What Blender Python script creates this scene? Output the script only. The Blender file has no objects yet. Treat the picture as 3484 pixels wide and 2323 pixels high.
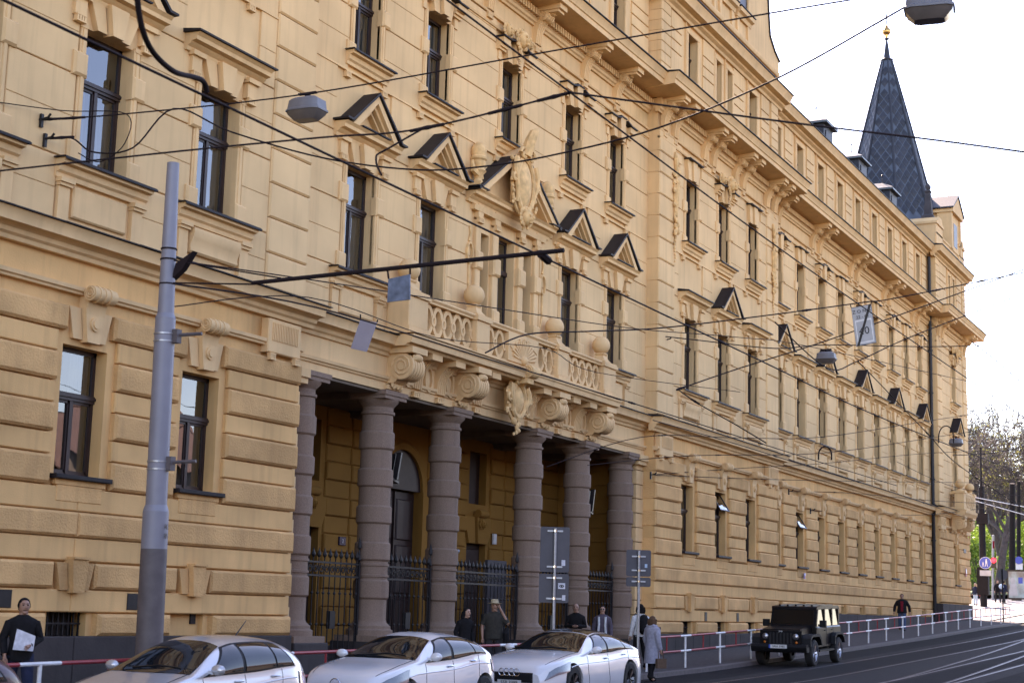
import bpy, bmesh, math, random
from mathutils import Vector, Matrix
random.seed(7)
PI = math.pi
SC = bpy.context.scene
COL = SC.collection

# ------------------------------------------------------------------ camera, sky, sun, exposure
CAM = Vector((0.0, -20.0, 2.0))
YAW, PITCH, ROLL = math.radians(27.098), math.radians(9.557), math.radians(1.536)
FWD = Vector((math.cos(YAW)*math.cos(PITCH), math.sin(YAW)*math.cos(PITCH), math.sin(PITCH)))
_r = Vector((math.sin(YAW), -math.cos(YAW), 0)); _u = _r.cross(FWD)
RGT = math.cos(ROLL)*_r + math.sin(ROLL)*_u
UPV = -math.sin(ROLL)*_r + math.cos(ROLL)*_u
cd = bpy.data.cameras.new('camera'); cam = bpy.data.objects.new('camera', cd); COL.objects.link(cam)
cd.sensor_width = 36.0; cd.lens = 55.798; cd.clip_start = 0.5; cd.clip_end = 3000
cd.dof.use_dof = True; cd.dof.focus_distance = 46.0; cd.dof.aperture_fstop = 2.8
cam.matrix_world = Matrix(((RGT.x, UPV.x, -FWD.x, CAM.x), (RGT.y, UPV.y, -FWD.y, CAM.y), (RGT.z, UPV.z, -FWD.z, CAM.z), (0, 0, 0, 1)))
SC.camera = cam
SUN_EL, SUN_AZ = math.radians(35), math.radians(32)      # azimuth from +X towards +Y
w = bpy.data.worlds.new('World'); SC.world = w; w.use_nodes = True
nt = w.node_tree; bg = nt.nodes['Background']
sky = nt.nodes.new('ShaderNodeTexSky'); sky.sky_type = 'NISHITA'; sky.sun_disc = False
sky.sun_elevation = SUN_EL; sky.sun_rotation = PI/2 - SUN_AZ
sky.air_density = 1.0; sky.dust_density = 0.3; sky.ozone_density = 2.2; sky.altitude = 200
nt.links.new(sky.outputs[0], bg.inputs[0]); bg.inputs[1].default_value = 0.12
sd = bpy.data.lights.new('sun', 'SUN'); sun = bpy.data.objects.new('sun', sd); COL.objects.link(sun)
sd.energy = 4.0; sd.angle = math.radians(0.55); sd.color = (1.0, 0.93, 0.82)
sdir = Vector((math.cos(SUN_AZ)*math.cos(SUN_EL), math.sin(SUN_AZ)*math.cos(SUN_EL), math.sin(SUN_EL)))
sun.rotation_euler = sdir.to_track_quat('Z', 'Y').to_euler(); sun.location = (60, 40, 60)
SC.view_settings.view_transform = 'Standard'; SC.view_settings.look = 'None'
SC.view_settings.exposure = 2.5; SC.view_settings.gamma = 1.0; SC.view_settings.use_curve_mapping = False
SC.view_settings.use_white_balance = True; SC.view_settings.white_balance_temperature = 7700; SC.view_settings.white_balance_tint = 28   # camera set for open shade
SC.cycles.max_bounces = 8; SC.cycles.diffuse_bounces = 4; SC.cycles.glossy_bounces = 4; SC.cycles.transparent_max_bounces = 12
SC.cycles.use_denoising = True
SC.cycles.caustics_reflective = False; SC.cycles.caustics_refractive = False

# ------------------------------------------------------------------ pixel helpers (photo measured on a 2352 x 1568 view)
KPX = 3484/2352.0
def ray(x, y):
    return (FWD*5400.0 + RGT*(x*KPX-1742.0) - UPV*(y*KPX-1161.5)).normalized()
def onY(x, y, Y):
    v = ray(x, y); return CAM + v*((Y-CAM.y)/v.y)
def onX(x, y, X):
    v = ray(x, y); return CAM + v*((X-CAM.x)/v.x)
def onZ(x, y, Z):
    v = ray(x, y); return CAM + v*((Z-CAM.z)/v.z)
def atD(x, y, d):
    v = ray(x, y); return CAM + v*(d/v.dot(FWD))
_gx = [-400, -50, 17, 25, 35, 43.7, 61.5, 72.8, 88, 101, 125, 135, 180, 700]
_gz = [-1.2, -.66, .14, .235, .33, .48, .95, 1.28, 1.78, 2.10, 3.05, 3.75, 5.0, 9.0]
def G(X):
    for i in range(len(_gx)-1):
        if X <= _gx[i+1]:
            t = (X-_gx[i])/(_gx[i+1]-_gx[i]); return _gz[i]+t*(_gz[i+1]-_gz[i])
    return _gz[-1]
ROAD = -0.10

# ------------------------------------------------------------------ materials
def _nodes(name):
    m = bpy.data.materials.new(name); m.use_nodes = True
    return m, m.node_tree, m.node_tree.nodes['Principled BSDF']
def setin(b, **k):
    for key, v in k.items():
        n = key.replace('_', ' ')
        if n in b.inputs: b.inputs[n].default_value = v
def mat(name, col, rough=.6, metal=0.0, var=.12, vscale=3.0, bump=0.0, bscale=40.0, spec=.5, coat=0.0, col2=None, streak=0.0, stretch=(1, 1, 1), emis=None, estr=0.0, objvar=0.0):
    m, t, b = _nodes(name)
    setin(b, Roughness=rough, Metallic=metal); b.inputs['Specular IOR Level'].default_value = spec
    if coat: b.inputs['Coat Weight'].default_value = coat; b.inputs['Coat Roughness'].default_value = .03
    geo = t.nodes.new('ShaderNodeNewGeometry'); mp = t.nodes.new('ShaderNodeMapping'); mp.inputs['Scale'].default_value = stretch
    t.links.new(geo.outputs['Position'], mp.inputs['Vector'])
    c4 = (*col, 1)
    if var > 0:
        n = t.nodes.new('ShaderNodeTexNoise'); n.inputs['Scale'].default_value = vscale; n.inputs['Detail'].default_value = 5
        t.links.new(mp.outputs[0], n.inputs['Vector'])
        r = t.nodes.new('ShaderNodeValToRGB'); r.color_ramp.elements[0].position = .32; r.color_ramp.elements[1].position = .68
        d = col2 if col2 else tuple(c*(1-var) for c in col); u = tuple(min(1, c*(1+var*.7)) for c in col)
        r.color_ramp.elements[0].color = (*d, 1); r.color_ramp.elements[1].color = (*u, 1)
        t.links.new(n.outputs['Fac'], r.inputs[0]); out = r.outputs[0]
        if streak > 0:
            mp2 = t.nodes.new('ShaderNodeMapping'); mp2.inputs['Scale'].default_value = (3.3, 3.3, .2)
            t.links.new(geo.outputs['Position'], mp2.inputs['Vector'])
            n2 = t.nodes.new('ShaderNodeTexNoise'); n2.inputs['Scale'].default_value = 1.6; n2.inputs['Detail'].default_value = 6
            t.links.new(mp2.outputs[0], n2.inputs['Vector'])
            r2 = t.nodes.new('ShaderNodeValToRGB'); r2.color_ramp.elements[0].position = .5; r2.color_ramp.elements[1].position = .78
            r2.color_ramp.elements[0].color = (0, 0, 0, 1); r2.color_ramp.elements[1].color = (streak, streak, streak, 1)
            t.links.new(n2.outputs['Fac'], r2.inputs[0])
            mx = t.nodes.new('ShaderNodeMix'); mx.data_type = 'RGBA'; mx.blend_type = 'MIX'
            t.links.new(r2.outputs[0], mx.inputs[0]); t.links.new(out, mx.inputs[6]); mx.inputs[7].default_value = (col[0]*.42, col[1]*.40, col[2]*.42, 1)
            out = mx.outputs[2]
        if objvar > 0:                                   # each block painted or weathered a little differently
            oi = t.nodes.new('ShaderNodeObjectInfo'); mr = t.nodes.new('ShaderNodeMapRange'); mr.inputs[3].default_value = 1-objvar; mr.inputs[4].default_value = 1+objvar*.6
            t.links.new(oi.outputs['Random'], mr.inputs[0]); vm = t.nodes.new('ShaderNodeVectorMath'); vm.operation = 'SCALE'; t.links.new(out, vm.inputs[0]); t.links.new(mr.outputs[0], vm.inputs['Scale']); out = vm.outputs[0]
        t.links.new(out, b.inputs['Base Color'])
    else:
        b.inputs['Base Color'].default_value = c4
    if bump > 0:
        nb = t.nodes.new('ShaderNodeTexNoise'); nb.inputs['Scale'].default_value = bscale; nb.inputs['Detail'].default_value = 4
        t.links.new(mp.outputs[0], nb.inputs['Vector'])
        bp = t.nodes.new('ShaderNodeBump'); bp.inputs['Strength'].default_value = bump; bp.inputs['Distance'].default_value = .02
        t.links.new(nb.outputs['Fac'], bp.inputs['Height']); t.links.new(bp.outputs[0], b.inputs['Normal'])
    if emis:
        b.inputs['Emission Color'].default_value = (*emis, 1); b.inputs['Emission Strength'].default_value = estr
    return m
def glass(name, tint=(.5, .55, .58), rough=.012, wave=.03):
    m = bpy.data.materials.new(name); m.use_nodes = True; t = m.node_tree; t.nodes.clear()
    o = t.nodes.new('ShaderNodeOutputMaterial'); mx = t.nodes.new('ShaderNodeMixShader')
    f = t.nodes.new('ShaderNodeFresnel'); f.inputs[0].default_value = 2.3
    tr = t.nodes.new('ShaderNodeBsdfTransparent'); tr.inputs[0].default_value = (*tint, 1)
    g = t.nodes.new('ShaderNodeBsdfGlossy'); g.inputs['Roughness'].default_value = rough; g.inputs['Color'].default_value = (.95, .97, 1, 1)
    t.links.new(f.outputs[0], mx.inputs[0]); t.links.new(tr.outputs[0], mx.inputs[1]); t.links.new(g.outputs[0], mx.inputs[2]); t.links.new(mx.outputs[0], o.inputs[0])
    if wave:
        geo = t.nodes.new('ShaderNodeNewGeometry'); n = t.nodes.new('ShaderNodeTexNoise'); n.inputs['Scale'].default_value = 1.3; n.inputs['Detail'].default_value = 1
        bp = t.nodes.new('ShaderNodeBump'); bp.inputs['Strength'].default_value = wave; bp.inputs['Distance'].default_value = .2
        t.links.new(geo.outputs['Position'], n.inputs['Vector']); t.links.new(n.outputs['Fac'], bp.inputs['Height'])
        t.links.new(bp.outputs[0], g.inputs['Normal']); t.links.new(bp.outputs[0], f.inputs['Normal'])
    return m

OCHRE = (.71, .465, .232)
M = {}
M['stucco'] = mat('ochre_stucco', OCHRE, .85, var=.12, vscale=.55, bump=.15, bscale=45, spec=.25, streak=.26, objvar=.05)
M['gstucco'] = mat('ochre_ground_floor_stucco', (.70, .415, .175), .88, var=.15, vscale=.8, bump=.2, bscale=40, spec=.2, streak=.36, objvar=.07)
M['boss'] = mat('ochre_rough_stucco', (.65, .375, .16), .92, var=.17, vscale=1.4, bump=.9, bscale=24, spec=.15, streak=.26, objvar=.12)
M['trim'] = mat('ochre_trim', (.71, .46, .228), .8, var=.11, vscale=1.2, bump=.08, bscale=60, spec=.25, streak=.22)
M['carve'] = mat('ochre_carved', (.69, .44, .205), .85, var=.24, vscale=5, bump=.25, bscale=18, spec=.2)
M['plinth'] = mat('grey_plinth_stone', (.048, .039, .037), .85, var=.22, vscale=1.4, bump=.25, bscale=20, spec=.3, streak=.4)
M['granite'] = mat('pink_grey_granite', (.225, .150, .108), .8, var=.22, vscale=48, bump=.15, bscale=60, spec=.3, streak=.35, objvar=.1)
M['flash'] = mat('dark_sheet_metal', (.014, .011, .013), .6, var=.25, vscale=4, spec=.25)
M['frame'] = mat('dark_brown_joinery', (.030, .016, .015), .4, var=.2, vscale=6, spec=.4)
M['iron'] = mat('black_iron', (.018, .016, .017), .5, metal=.2, var=.2, vscale=8, spec=.3)
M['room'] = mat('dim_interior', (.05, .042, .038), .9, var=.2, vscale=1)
M['curtain'] = mat('pale_curtain', (.40, .38, .37), .9, var=.16, vscale=9, stretch=(6, 6, .3))
M['pane'] = glass('window_glass')
M['shadewall'] = mat('ochre_portico_shade', (.30, .145, .032), .85, var=.12, vscale=.8, bump=.1, bscale=50, spec=.2)  # same ochre paint as outside, darkened in colour for the portico's shade
M['slate'] = mat('blue_grey_slate', (.012, .015, .024), .55, var=.5, vscale=1.7, bump=.2, bscale=14, spec=.5)
M['slatebase'] = mat('pale_slate_lap', (.055, .075, .105), .55, var=.3, vscale=2)
M['zinc'] = mat('grey_zinc', (.09, .10, .10), .38, metal=.55, var=.15, vscale=2)
M['gold'] = mat('gilded_ball', (.62, .36, .12), .3, metal=.9, var=.1)
M['tarsoot'] = mat('sooty_stone', (.05, .043, .045), .8, var=.25, vscale=3)
M['asphalt'] = mat('asphalt', (.011, .0095, .011), .95, var=.25, vscale=.8, bump=.25, bscale=60, spec=.12)
M['setts'] = mat('granite_setts', (.02, .017, .018), .9, var=.4, vscale=7, bump=.5, bscale=9, spec=.15)
M['paving'] = mat('mosaic_paving', (.055, .045, .045), .9, var=.3, vscale=9, bump=.4, bscale=14, spec=.3)
M['plaza'] = mat('pale_paving', (.20, .185, .18), .8, var=.2, vscale=2.5, bump=.2, bscale=10)
M['kerb'] = mat('granite_kerb', (.085, .07, .068), .75, var=.2, vscale=12, bump=.2, bscale=30)
M['rail'] = mat('polished_rail', (.20, .19, .21), .38, metal=1.0, var=.1)
M['grass'] = mat('lawn', (.075, .13, .03), .9, var=.3, vscale=3)
M['pole'] = mat('grey_painted_steel', (.215, .21, .24), .5, metal=.1, var=.07, vscale=3)
M['poleblack'] = mat('black_street_pole', (.010, .008, .009), .7, var=.2, vscale=5, spec=.2)
M['poledark'] = mat('brown_grey_coating', (.105, .085, .085), .6, var=.2, vscale=5)
M['wire'] = mat('dark_wire', (.022, .015, .016), .8, var=0, spec=.1)
M['galv'] = mat('galvanised_steel', (.36, .37, .39), .4, metal=.7, var=.12, vscale=9)
M['signback'] = mat('sign_back_grey', (.07, .066, .075), .55, metal=.15, var=.1, vscale=4)
M['white'] = mat('white_paint', (.72, .71, .69), .45, var=.1, vscale=6)
M['red'] = mat('red_paint', (.34, .030, .035), .45, var=.15, vscale=6)
M['black'] = mat('black_paint', (.012, .011, .012), .4, var=0)
M['blue'] = mat('sign_blue', (.02, .075, .40), .35, var=.05)
M['enamel'] = mat('navy_enamel', (.012, .016, .06), .25, var=0)
M['lampgrey'] = mat('lamp_housing', (.15, .145, .155), .45, var=.1, vscale=5)
M['lampglass'] = mat('lamp_diffuser', (.13, .11, .10), .2, var=.1, vscale=6)

# ------------------------------------------------------------------ mesh builder
class MB:
    def __init__(s): s.v = []; s.f = []; s.sm = []
    def add(s, vs, fs, smooth=False):
        n = len(s.v); s.v += [tuple(p) for p in vs]; s.f += [tuple(i+n for i in f) for f in fs]; s.sm += [smooth]*len(fs); return s
    def box(s, x0, x1, y0, y1, z0, z1):
        v = [(x0,y0,z0),(x1,y0,z0),(x1,y1,z0),(x0,y1,z0),(x0,y0,z1),(x1,y0,z1),(x1,y1,z1),(x0,y1,z1)]
        return s.add(v, [(0,3,2,1),(4,5,6,7),(0,1,5,4),(1,2,6,5),(2,3,7,6),(3,0,4,7)])
    def cbox(s, x0, x1, y0, y1, z0, z1, c=.03):          # front (-Y) edges chamfered
        v = []
        for (y, k) in ((y1, 0), (y0+c, 0), (y0, c)):
            v += [(x0+k,y,z0+k),(x1-k,y,z0+k),(x1-k,y,z1-k),(x0+k,y,z1-k)]
        f = [(3,2,1,0),(8,9,10,11)]
        for a in (0, 4):
            for i in range(4):
                j = (i+1) % 4; f.append((a+i, a+j, a+4+j, a+4+i))
        return s.add(v, f)
    def prism(s, prof, axis, a0, a1, smooth=False):
        def P(a, p): return (a, p[0], p[1]) if axis == 'x' else ((p[0], a, p[1]) if axis == 'y' else (p[0], p[1], a))
        n = len(prof); v = [P(a0, p) for p in prof]+[P(a1, p) for p in prof]
        s.add(v, [tuple(range(n))[::-1], tuple(range(n, 2*n))])
        return s.add(v, [(i, (i+1) % n, n+(i+1) % n, n+i) for i in range(n)], smooth)
    def lathe(s, prof, cx, cy, n=20, cz=0.0, smooth=True, a0=0.0, a1=2*PI):
        v = []; f = []; full = abs(a1-a0-2*PI) < 1e-6; m = n if full else n+1
        for (r, z) in prof:
            for i in range(m):
                a = a0+(a1-a0)*i/n; v.append((cx+r*math.cos(a), cy+r*math.sin(a), cz+z))
        for j in range(len(prof)-1):
            for i in range(n):
                k = (i+1) % m; f.append((j*m+i, j*m+k, (j+1)*m+k, (j+1)*m+i))
        return s.add(v, f, smooth)
    def tube(s, pts, r, n=6, caps=True, smooth=True):
        pts = [Vector(p) for p in pts]; rr = r if isinstance(r, (list, tuple)) else [r]*len(pts)
        v = []; f = []; prev = None
        for i, p in enumerate(pts):
            d = (pts[min(i+1, len(pts)-1)]-pts[max(i-1, 0)])
            if d.length < 1e-9: d = Vector((0, 0, 1))
            d.normalize()
            if prev is None:
                a = Vector((0, 0, 1)) if abs(d.z) < .9 else Vector((1, 0, 0)); prev = d.cross(a).normalized()
            u = (prev-d*prev.dot(d)); u = u.normalized() if u.length > 1e-6 else d.orthogonal().normalized(); prev = u; w_ = d.cross(u)
            for k in range(n):
                a = 2*PI*k/n; v.append(p+(u*math.cos(a)+w_*math.sin(a))*rr[i])
        for i in range(len(pts)-1):
            for k in range(n):
                f.append((i*n+k, i*n+(k+1) % n, (i+1)*n+(k+1) % n, (i+1)*n+k))
        s.add(v, f, smooth)
        if caps:
            m = len(pts)-1; s.add(v[:n]+v[m*n:], [tuple(range(n))[::-1], tuple(range(n, 2*n))])
        return s
    def sphere(s, c, r, nu=12, nv=8, sc=(1, 1, 1), jit=0.0):
        v = [(c[0], c[1], c[2]-r*sc[2])]; f = []
        for j in range(1, nv):
            t = PI*j/nv
            for i in range(nu):
                a = 2*PI*i/nu; q = r*(1+random.uniform(-jit, jit))
                v.append((c[0]+q*sc[0]*math.sin(t)*math.cos(a), c[1]+q*sc[1]*math.sin(t)*math.sin(a), c[2]-q*sc[2]*math.cos(t)))
        v.append((c[0], c[1], c[2]+r*sc[2])); L = len(v)-1
        for i in range(nu):
            k = (i+1) % nu; f.append((0, 1+k, 1+i)); f.append((L, L-nu+i, L-nu+k))
            for j in range(nv-2): f.append((1+j*nu+i, 1+j*nu+k, 1+(j+1)*nu+k, 1+(j+1)*nu+i))
        return s.add(v, f, True)
    def grid(s, rows, smooth=True, closed=False):
        n = len(rows[0]); v = [p for r in rows for p in r]; f = []
        for j in range(len(rows)-1):
            for i in range(n if closed else n-1):
                k = (i+1) % n; f.append((j*n+i, j*n+k, (j+1)*n+k, (j+1)*n+i))
        return s.add(v, f, smooth)
    def xf(s, mtx):
        s.v = [tuple(mtx @ Vector(p)) for p in s.v]; return s
    def mesh(s, name, mats):
        me = bpy.data.meshes.new(name); me.from_pydata(s.v, [], s.f)
        for m in (mats if isinstance(mats, (list, tuple)) else [mats]): me.materials.append(m)
        me.polygons.foreach_set('use_smooth', s.sm); me.update(); return me

def fixn(me):
    bm = bmesh.new(); bm.from_mesh(me); bmesh.ops.remove_doubles(bm, verts=bm.verts, dist=1e-5)
    bmesh.ops.recalc_face_normals(bm, faces=bm.faces); bm.to_mesh(me); bm.free(); me.set_sharp_from_angle(angle=.62); me.update(); return me
def link(name, me, parent=None, loc=None):
    o = bpy.data.objects.new(name, me); COL.objects.link(o)
    if loc is not None: o.location = loc
    if parent is not None:
        o.parent = parent
        if loc is None: o.matrix_parent_inverse = Matrix.Translation(-base_of(parent))
    return o
BASE = {}
def base_of(o):                                  # where the parents' chain puts this object's origin
    return BASE.get(o.name, Vector((0, 0, 0)))
def build(name, mb, m, parent=None, fix=True):
    me = mb.mesh(name, M[m] if isinstance(m, str) else m)
    if fix: fixn(me)
    return link(name, me, parent)
def tag(o, label=None, cat=None, group=None, kind=None):
    if label: o['label'] = label
    if cat: o['category'] = cat
    if group: o['group'] = group
    if kind: o['kind'] = kind
    return o
def thing(name, loc, label, cat, group=None):
    o = bpy.data.objects.new(name, None); COL.objects.link(o); o.location = loc; o.empty_display_size = .2
    BASE[o.name] = Vector(loc); return tag(o, label, cat, group)
def part_at(name, me, parent, loc):              # a piece with shared mesh data, placed in world coordinates
    o = bpy.data.objects.new(name, me); COL.objects.link(o); o.location = Vector(loc)-base_of(parent); o.parent = parent
    BASE[o.name] = Vector(loc); return o
def mesh_of(name, mb, m): return fixn(mb.mesh(name, M[m] if isinstance(m, str) else m))
# ------------------------------------------------------------------ the setting: ground, road, pavement, kerb, tram rails
def strip(name, xs, y0f, y1f, off, m, ny=1):
    mb = MB(); rows = []
    for X in xs:
        a, b = y0f(X), y1f(X); rows.append([(X, a+(b-a)*j/ny, G(X)+off) for j in range(ny+1)])
    mb.grid(rows, False); return tag(build(name, mb, m), kind='structure')
def frange(a, b, n): return [a+(b-a)*i/n for i in range(n+1)]
_xs = sorted(set([x for x in _gx if x > -300] + frange(-300, 0, 6) + frange(0, 180, 60) + [250, 400, 700, 1200]))
strip('ground', _xs, lambda X: -600, lambda X: 600, -.16, 'asphalt', 8)
strip('road', [x for x in frange(-40, 320, 90)], lambda X: -22.0, lambda X: -3.97, ROAD, 'asphalt')
KY = -4.0                                               # kerb line
def kerb_y(X):                                          # rounds off at the street corner
    return KY if X < 96.5 else KY + 4.5*(1-math.sqrt(max(0, 1-min(1, (X-96.5)/4.5)**2)))
strip('pavement', frange(-40, 96.5, 70)+frange(96.7, 100.98, 16), kerb_y, lambda X: 3.3, 0, 'paving')
strip('plaza_paving', frange(98.0, 146, 24), lambda X: -1.5 if X > 101 else 1.2, lambda X: 60, -.03, 'plaza')
strip('crossing', frange(101.2, 122, 10), lambda X: -9, lambda X: -1.4, ROAD+.008, 'plaza')
strip('lawn', frange(146, 330, 20), lambda X: 0, lambda X: 90, .35, 'grass')
kb = tag(strip('kerb', frange(-40, 12, 6), lambda X: KY-.001, lambda X: KY+.16, .006, 'kerb'))
for i in range(90):                                     # kerb stones one by one
    a = 12+i; b = a+.985
    if b > 97: break
    mb = MB(); g0, g1 = G(a), G(b)
    v = [(a, KY-.14, g0-.2), (b, KY-.14, g1-.2), (b, KY+.16, g1-.2), (a, KY+.16, g0-.2), (a, KY-.12, g0+.012), (b, KY-.12, g1+.012), (b, KY+.16, g1+.012), (a, KY+.16, g0+.012)]
    mb.add(v, [(0,3,2,1),(4,5,6,7),(0,1,5,4),(1,2,6,5),(2,3,7,6),(3,0,4,7)]); build('kerb_stone', mb, 'kerb', kb)
mb = MB()
rows = [[(X, kerb_y(X)-.13, G(X)-.2), (X, kerb_y(X)-.12, G(X)+.012), (X, kerb_y(X)+.16, G(X)+.012)] for X in frange(97.02, 100.98, 14)]
mb.grid(rows, False); build('kerb_corner', mb, 'kerb', kb)
strip('track_bed', frange(-20, 130, 60), lambda X: -11.8, lambda X: -5.55, ROAD+.005, 'setts')
strip('track_lane', frange(-20, 130, 60), lambda X: -7.55, lambda X: -6.35, ROAD+.010, 'asphalt')
strip('track_lane', frange(-20, 130, 60), lambda X: -10.95, lambda X: -9.75, ROAD+.010, 'asphalt')
def rail(pts, nm='tram_rail'):
    mb = MB()
    for sx in (-.035, .035):
        rows = []
        for i, (X, Y) in enumerate(pts):
            d = Vector((pts[min(i+1, len(pts)-1)][0]-pts[max(i-1, 0)][0], pts[min(i+1, len(pts)-1)][1]-pts[max(i-1, 0)][1], 0)).normalized(); n = Vector((-d.y, d.x, 0))
            rows.append([tuple(Vector((X, Y, G(X)+ROAD+.016))+n*(sx+e)) for e in ((-.022, .022) if sx < 0 else (-.008, .008))])
        mb.grid(rows, False)
    return tag(build(nm, mb, 'rail'), kind='structure')
for y in (-6.15, -7.75, -9.55, -11.15):
    rail([(X, y + .35*max(0, (X-78)/30)**2*1.5) for X in frange(5, 126, 55)])
for y in (-8.6, -10.0):                                 # a branch that leaves the near track
    rail([(X, y-1.2 + 3.0*(max(0, X-30)/60)**1.6) for X in frange(24, 110, 50)])

# ------------------------------------------------------------------ the long ochre building
B = thing('office_building', (62, 1, G(62)), 'long ochre four-storey palace-like building with pedimented windows, portico, balcony and corner spire', 'building')
def bpart(name, mb, m, parent=None, fix=True): return build(name, mb, m, parent or B, fix)
def wall_mb(x0, x1, z0, z1, y, holes, dep=.36, ends=.6):
    mb = MB(); xs = sorted(set([x0, x1]+[v for h in holes for v in h[:2]])); zs = sorted(set([z0, z1]+[v for h in holes for v in h[2:4]]))
    for i in range(len(xs)-1):
        for j in range(len(zs)-1):
            cx, cz = (xs[i]+xs[i+1])/2, (zs[j]+zs[j+1])/2
            if any(h[0] < cx < h[1] and h[2] < cz < h[3] for h in holes): continue
            mb.add([(xs[i],y,zs[j]),(xs[i+1],y,zs[j]),(xs[i+1],y,zs[j+1]),(xs[i],y,zs[j+1])], [(0,1,2,3)])
    for (a, b, c, d) in holes:
        for q in ([(a,y,c),(a,y,d),(a,y+dep,d),(a,y+dep,c)], [(b,y,c),(b,y+dep,c),(b,y+dep,d),(b,y,d)], [(a,y,d),(b,y,d),(b,y+dep,d),(a,y+dep,d)], [(a,y,c),(a,y+dep,c),(b,y+dep,c),(b,y,c)]):
            mb.add(q, [(0,1,2,3)])
    for X in (x0, x1): mb.add([(X,y,z0),(X,y+ends,z0),(X,y+ends,z1),(X,y,z1)], [(0,1,2,3)])
    return mb

SECT = {                                            # x0, x1, wall plane, window axes
    'A': (-6.0, 15.0, 0.0, [1.68, 5.0, 8.32, 11.64]),
    'L': (15.0, 28.25, -.4, [18.30, 21.64, 24.98]),
    'M': (28.25, 49.0, 0.0, [31.0, 34.42, 38.64, 42.86, 46.28]),
    'R': (49.0, 62.25, -.4, [52.18, 55.62, 59.07]),
    'E': (62.25, 92.6, 0.0, [63.58+3.315*i for i in range(9)]),
    'T': (92.6, 101.2, -.45, [97.2]),
}
PROJ = ('L', 'R', 'T')
PLZ = {'A': 1.0, 'L': 1.33, 'R': 1.33, 'E': 2.18, 'T': 2.97}
# ---- window prototypes (origin: axis, wall plane, bottom of opening)
def frame_mesh(nm, w, h, tr, mull_top=False):
    mb = MB(); y0, y1 = .27, .33; a = w/2
    mb.box(-a, -a+.07, y0, y1, 0, h); mb.box(a-.07, a, y0, y1, 0, h); mb.box(-a, a, y0, y1, h-.08, h); mb.box(-a, a, y0, y1, 0, .07)
    zt = h*tr
    mb.box(-a, a, y0-.03, y1, zt-.07, zt+.07); mb.box(-a, a, y0-.06, y1, zt-.015, zt+.04); mb.box(-.04, .04, y0-.015, y1, .05, zt-.05)
    for s in (-1, 1):
        x0_, x1_ = (-a+.07, -.04) if s < 0 else (.04, a-.07)
        mb.box(x0_, x0_+.035, y0+.01, y1, .06, zt-.06); mb.box(x1_-.035, x1_, y0+.01, y1, .06, zt-.06); mb.box(x0_, x1_, y0+.01, y1, .06, .11); mb.box(x0_, x1_, y0+.01, y1, zt-.12, zt-.06)
    if mull_top: mb.box(-.03, .03, y0, y1, zt, h)
    return mesh_of(nm, mb, 'frame')
def pane_mesh(nm, x0, x1, z0, z1, y=.305):
    mb = MB(); mb.add([(x0,y,z0),(x1,y,z0),(x1,y,z1),(x0,y,z1)], [(0,1,2,3)]); return mb.mesh(nm, M['pane'])
def curtain_mesh(nm, x0, x1, z0, z1, y=.42, amp=.02, k=34):
    mb = MB(); n = max(8, int((x1-x0)*26)); rows = []
    for z in (z0, z1): rows.append([(x0+(x1-x0)*i/n, y+amp*math.sin(k*(x0+(x1-x0)*i/n)+.5*math.sin(9*x0)), z) for i in range(n+1)])
    mb.grid(rows, True); return mb.mesh(nm, M['curtain'])
WK = {'gf': (1.16, 2.30, .62), 'pn': (1.28, 2.60, .64), 'sf': (1.18, 2.36, .62), 'at': (.98, 1.75, .6), 'an': (.62, 1.75, .6)}
WM = {}
for k, (w_, h_, tr_) in WK.items():
    a = w_/2; zt = h_*tr_
    WM[k] = dict(frame=frame_mesh('window', w_, h_, tr_),
                 panes=[(pane_mesh('pane', 0, w_/2-.1, 0, zt-.16), (-w_/2+.08, .1)), (pane_mesh('pane', 0, w_/2-.1, 0, zt-.16), (.03, .1)), (pane_mesh('pane', 0, w_-.12, 0, h_-zt-.1), (-a+.06, zt+.05))],
                 cur=[curtain_mesh('curtain', a*.1, a-.05, .04, h_*.97), curtain_mesh('curtain', -a+.05, a-.05, .04, zt-.05, amp=.012, k=50), curtain_mesh('curtain', -a+.05, -a*.25, .04, h_*.97), curtain_mesh('curtain', a*.45, a-.05, .04, h_*.97)])
def wedge(mb, xb0, xb1, xt0, xt1, z0, z1, y0, y1):
    v = [(xb0,y0,z0),(xb1,y0,z0),(xt1,y0,z1),(xt0,y0,z1),(xb0,y1,z0),(xb1,y1,z0),(xt1,y1,z1),(xt0,y1,z1)]
    mb.add(v, [(0,1,2,3),(7,6,5,4),(0,4,5,1),(1,5,6,2),(2,6,7,3),(3,7,4,0)])
def corn(mb, x0, x1, prof): mb.prism(prof, 'x', x0, x1)
def roll(mb, x0, x1, y, z, r, n=14):                 # a scroll lying along X
    mb.prism([(y+r*math.cos(2*PI*i/n), z+r*math.sin(2*PI*i/n)) for i in range(n)], 'x', x0, x1, True)
def spiral(mb, x, y, z, r, t=.02, s=1):              # raised spiral on a scroll's end
    pts = [(x, y+s*(r*(1-i/26.))*math.cos(i*.62), z+(r*(1-i/26.))*math.sin(i*.62)) for i in range(24)]
    mb.tube(pts, t, 5)
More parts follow.
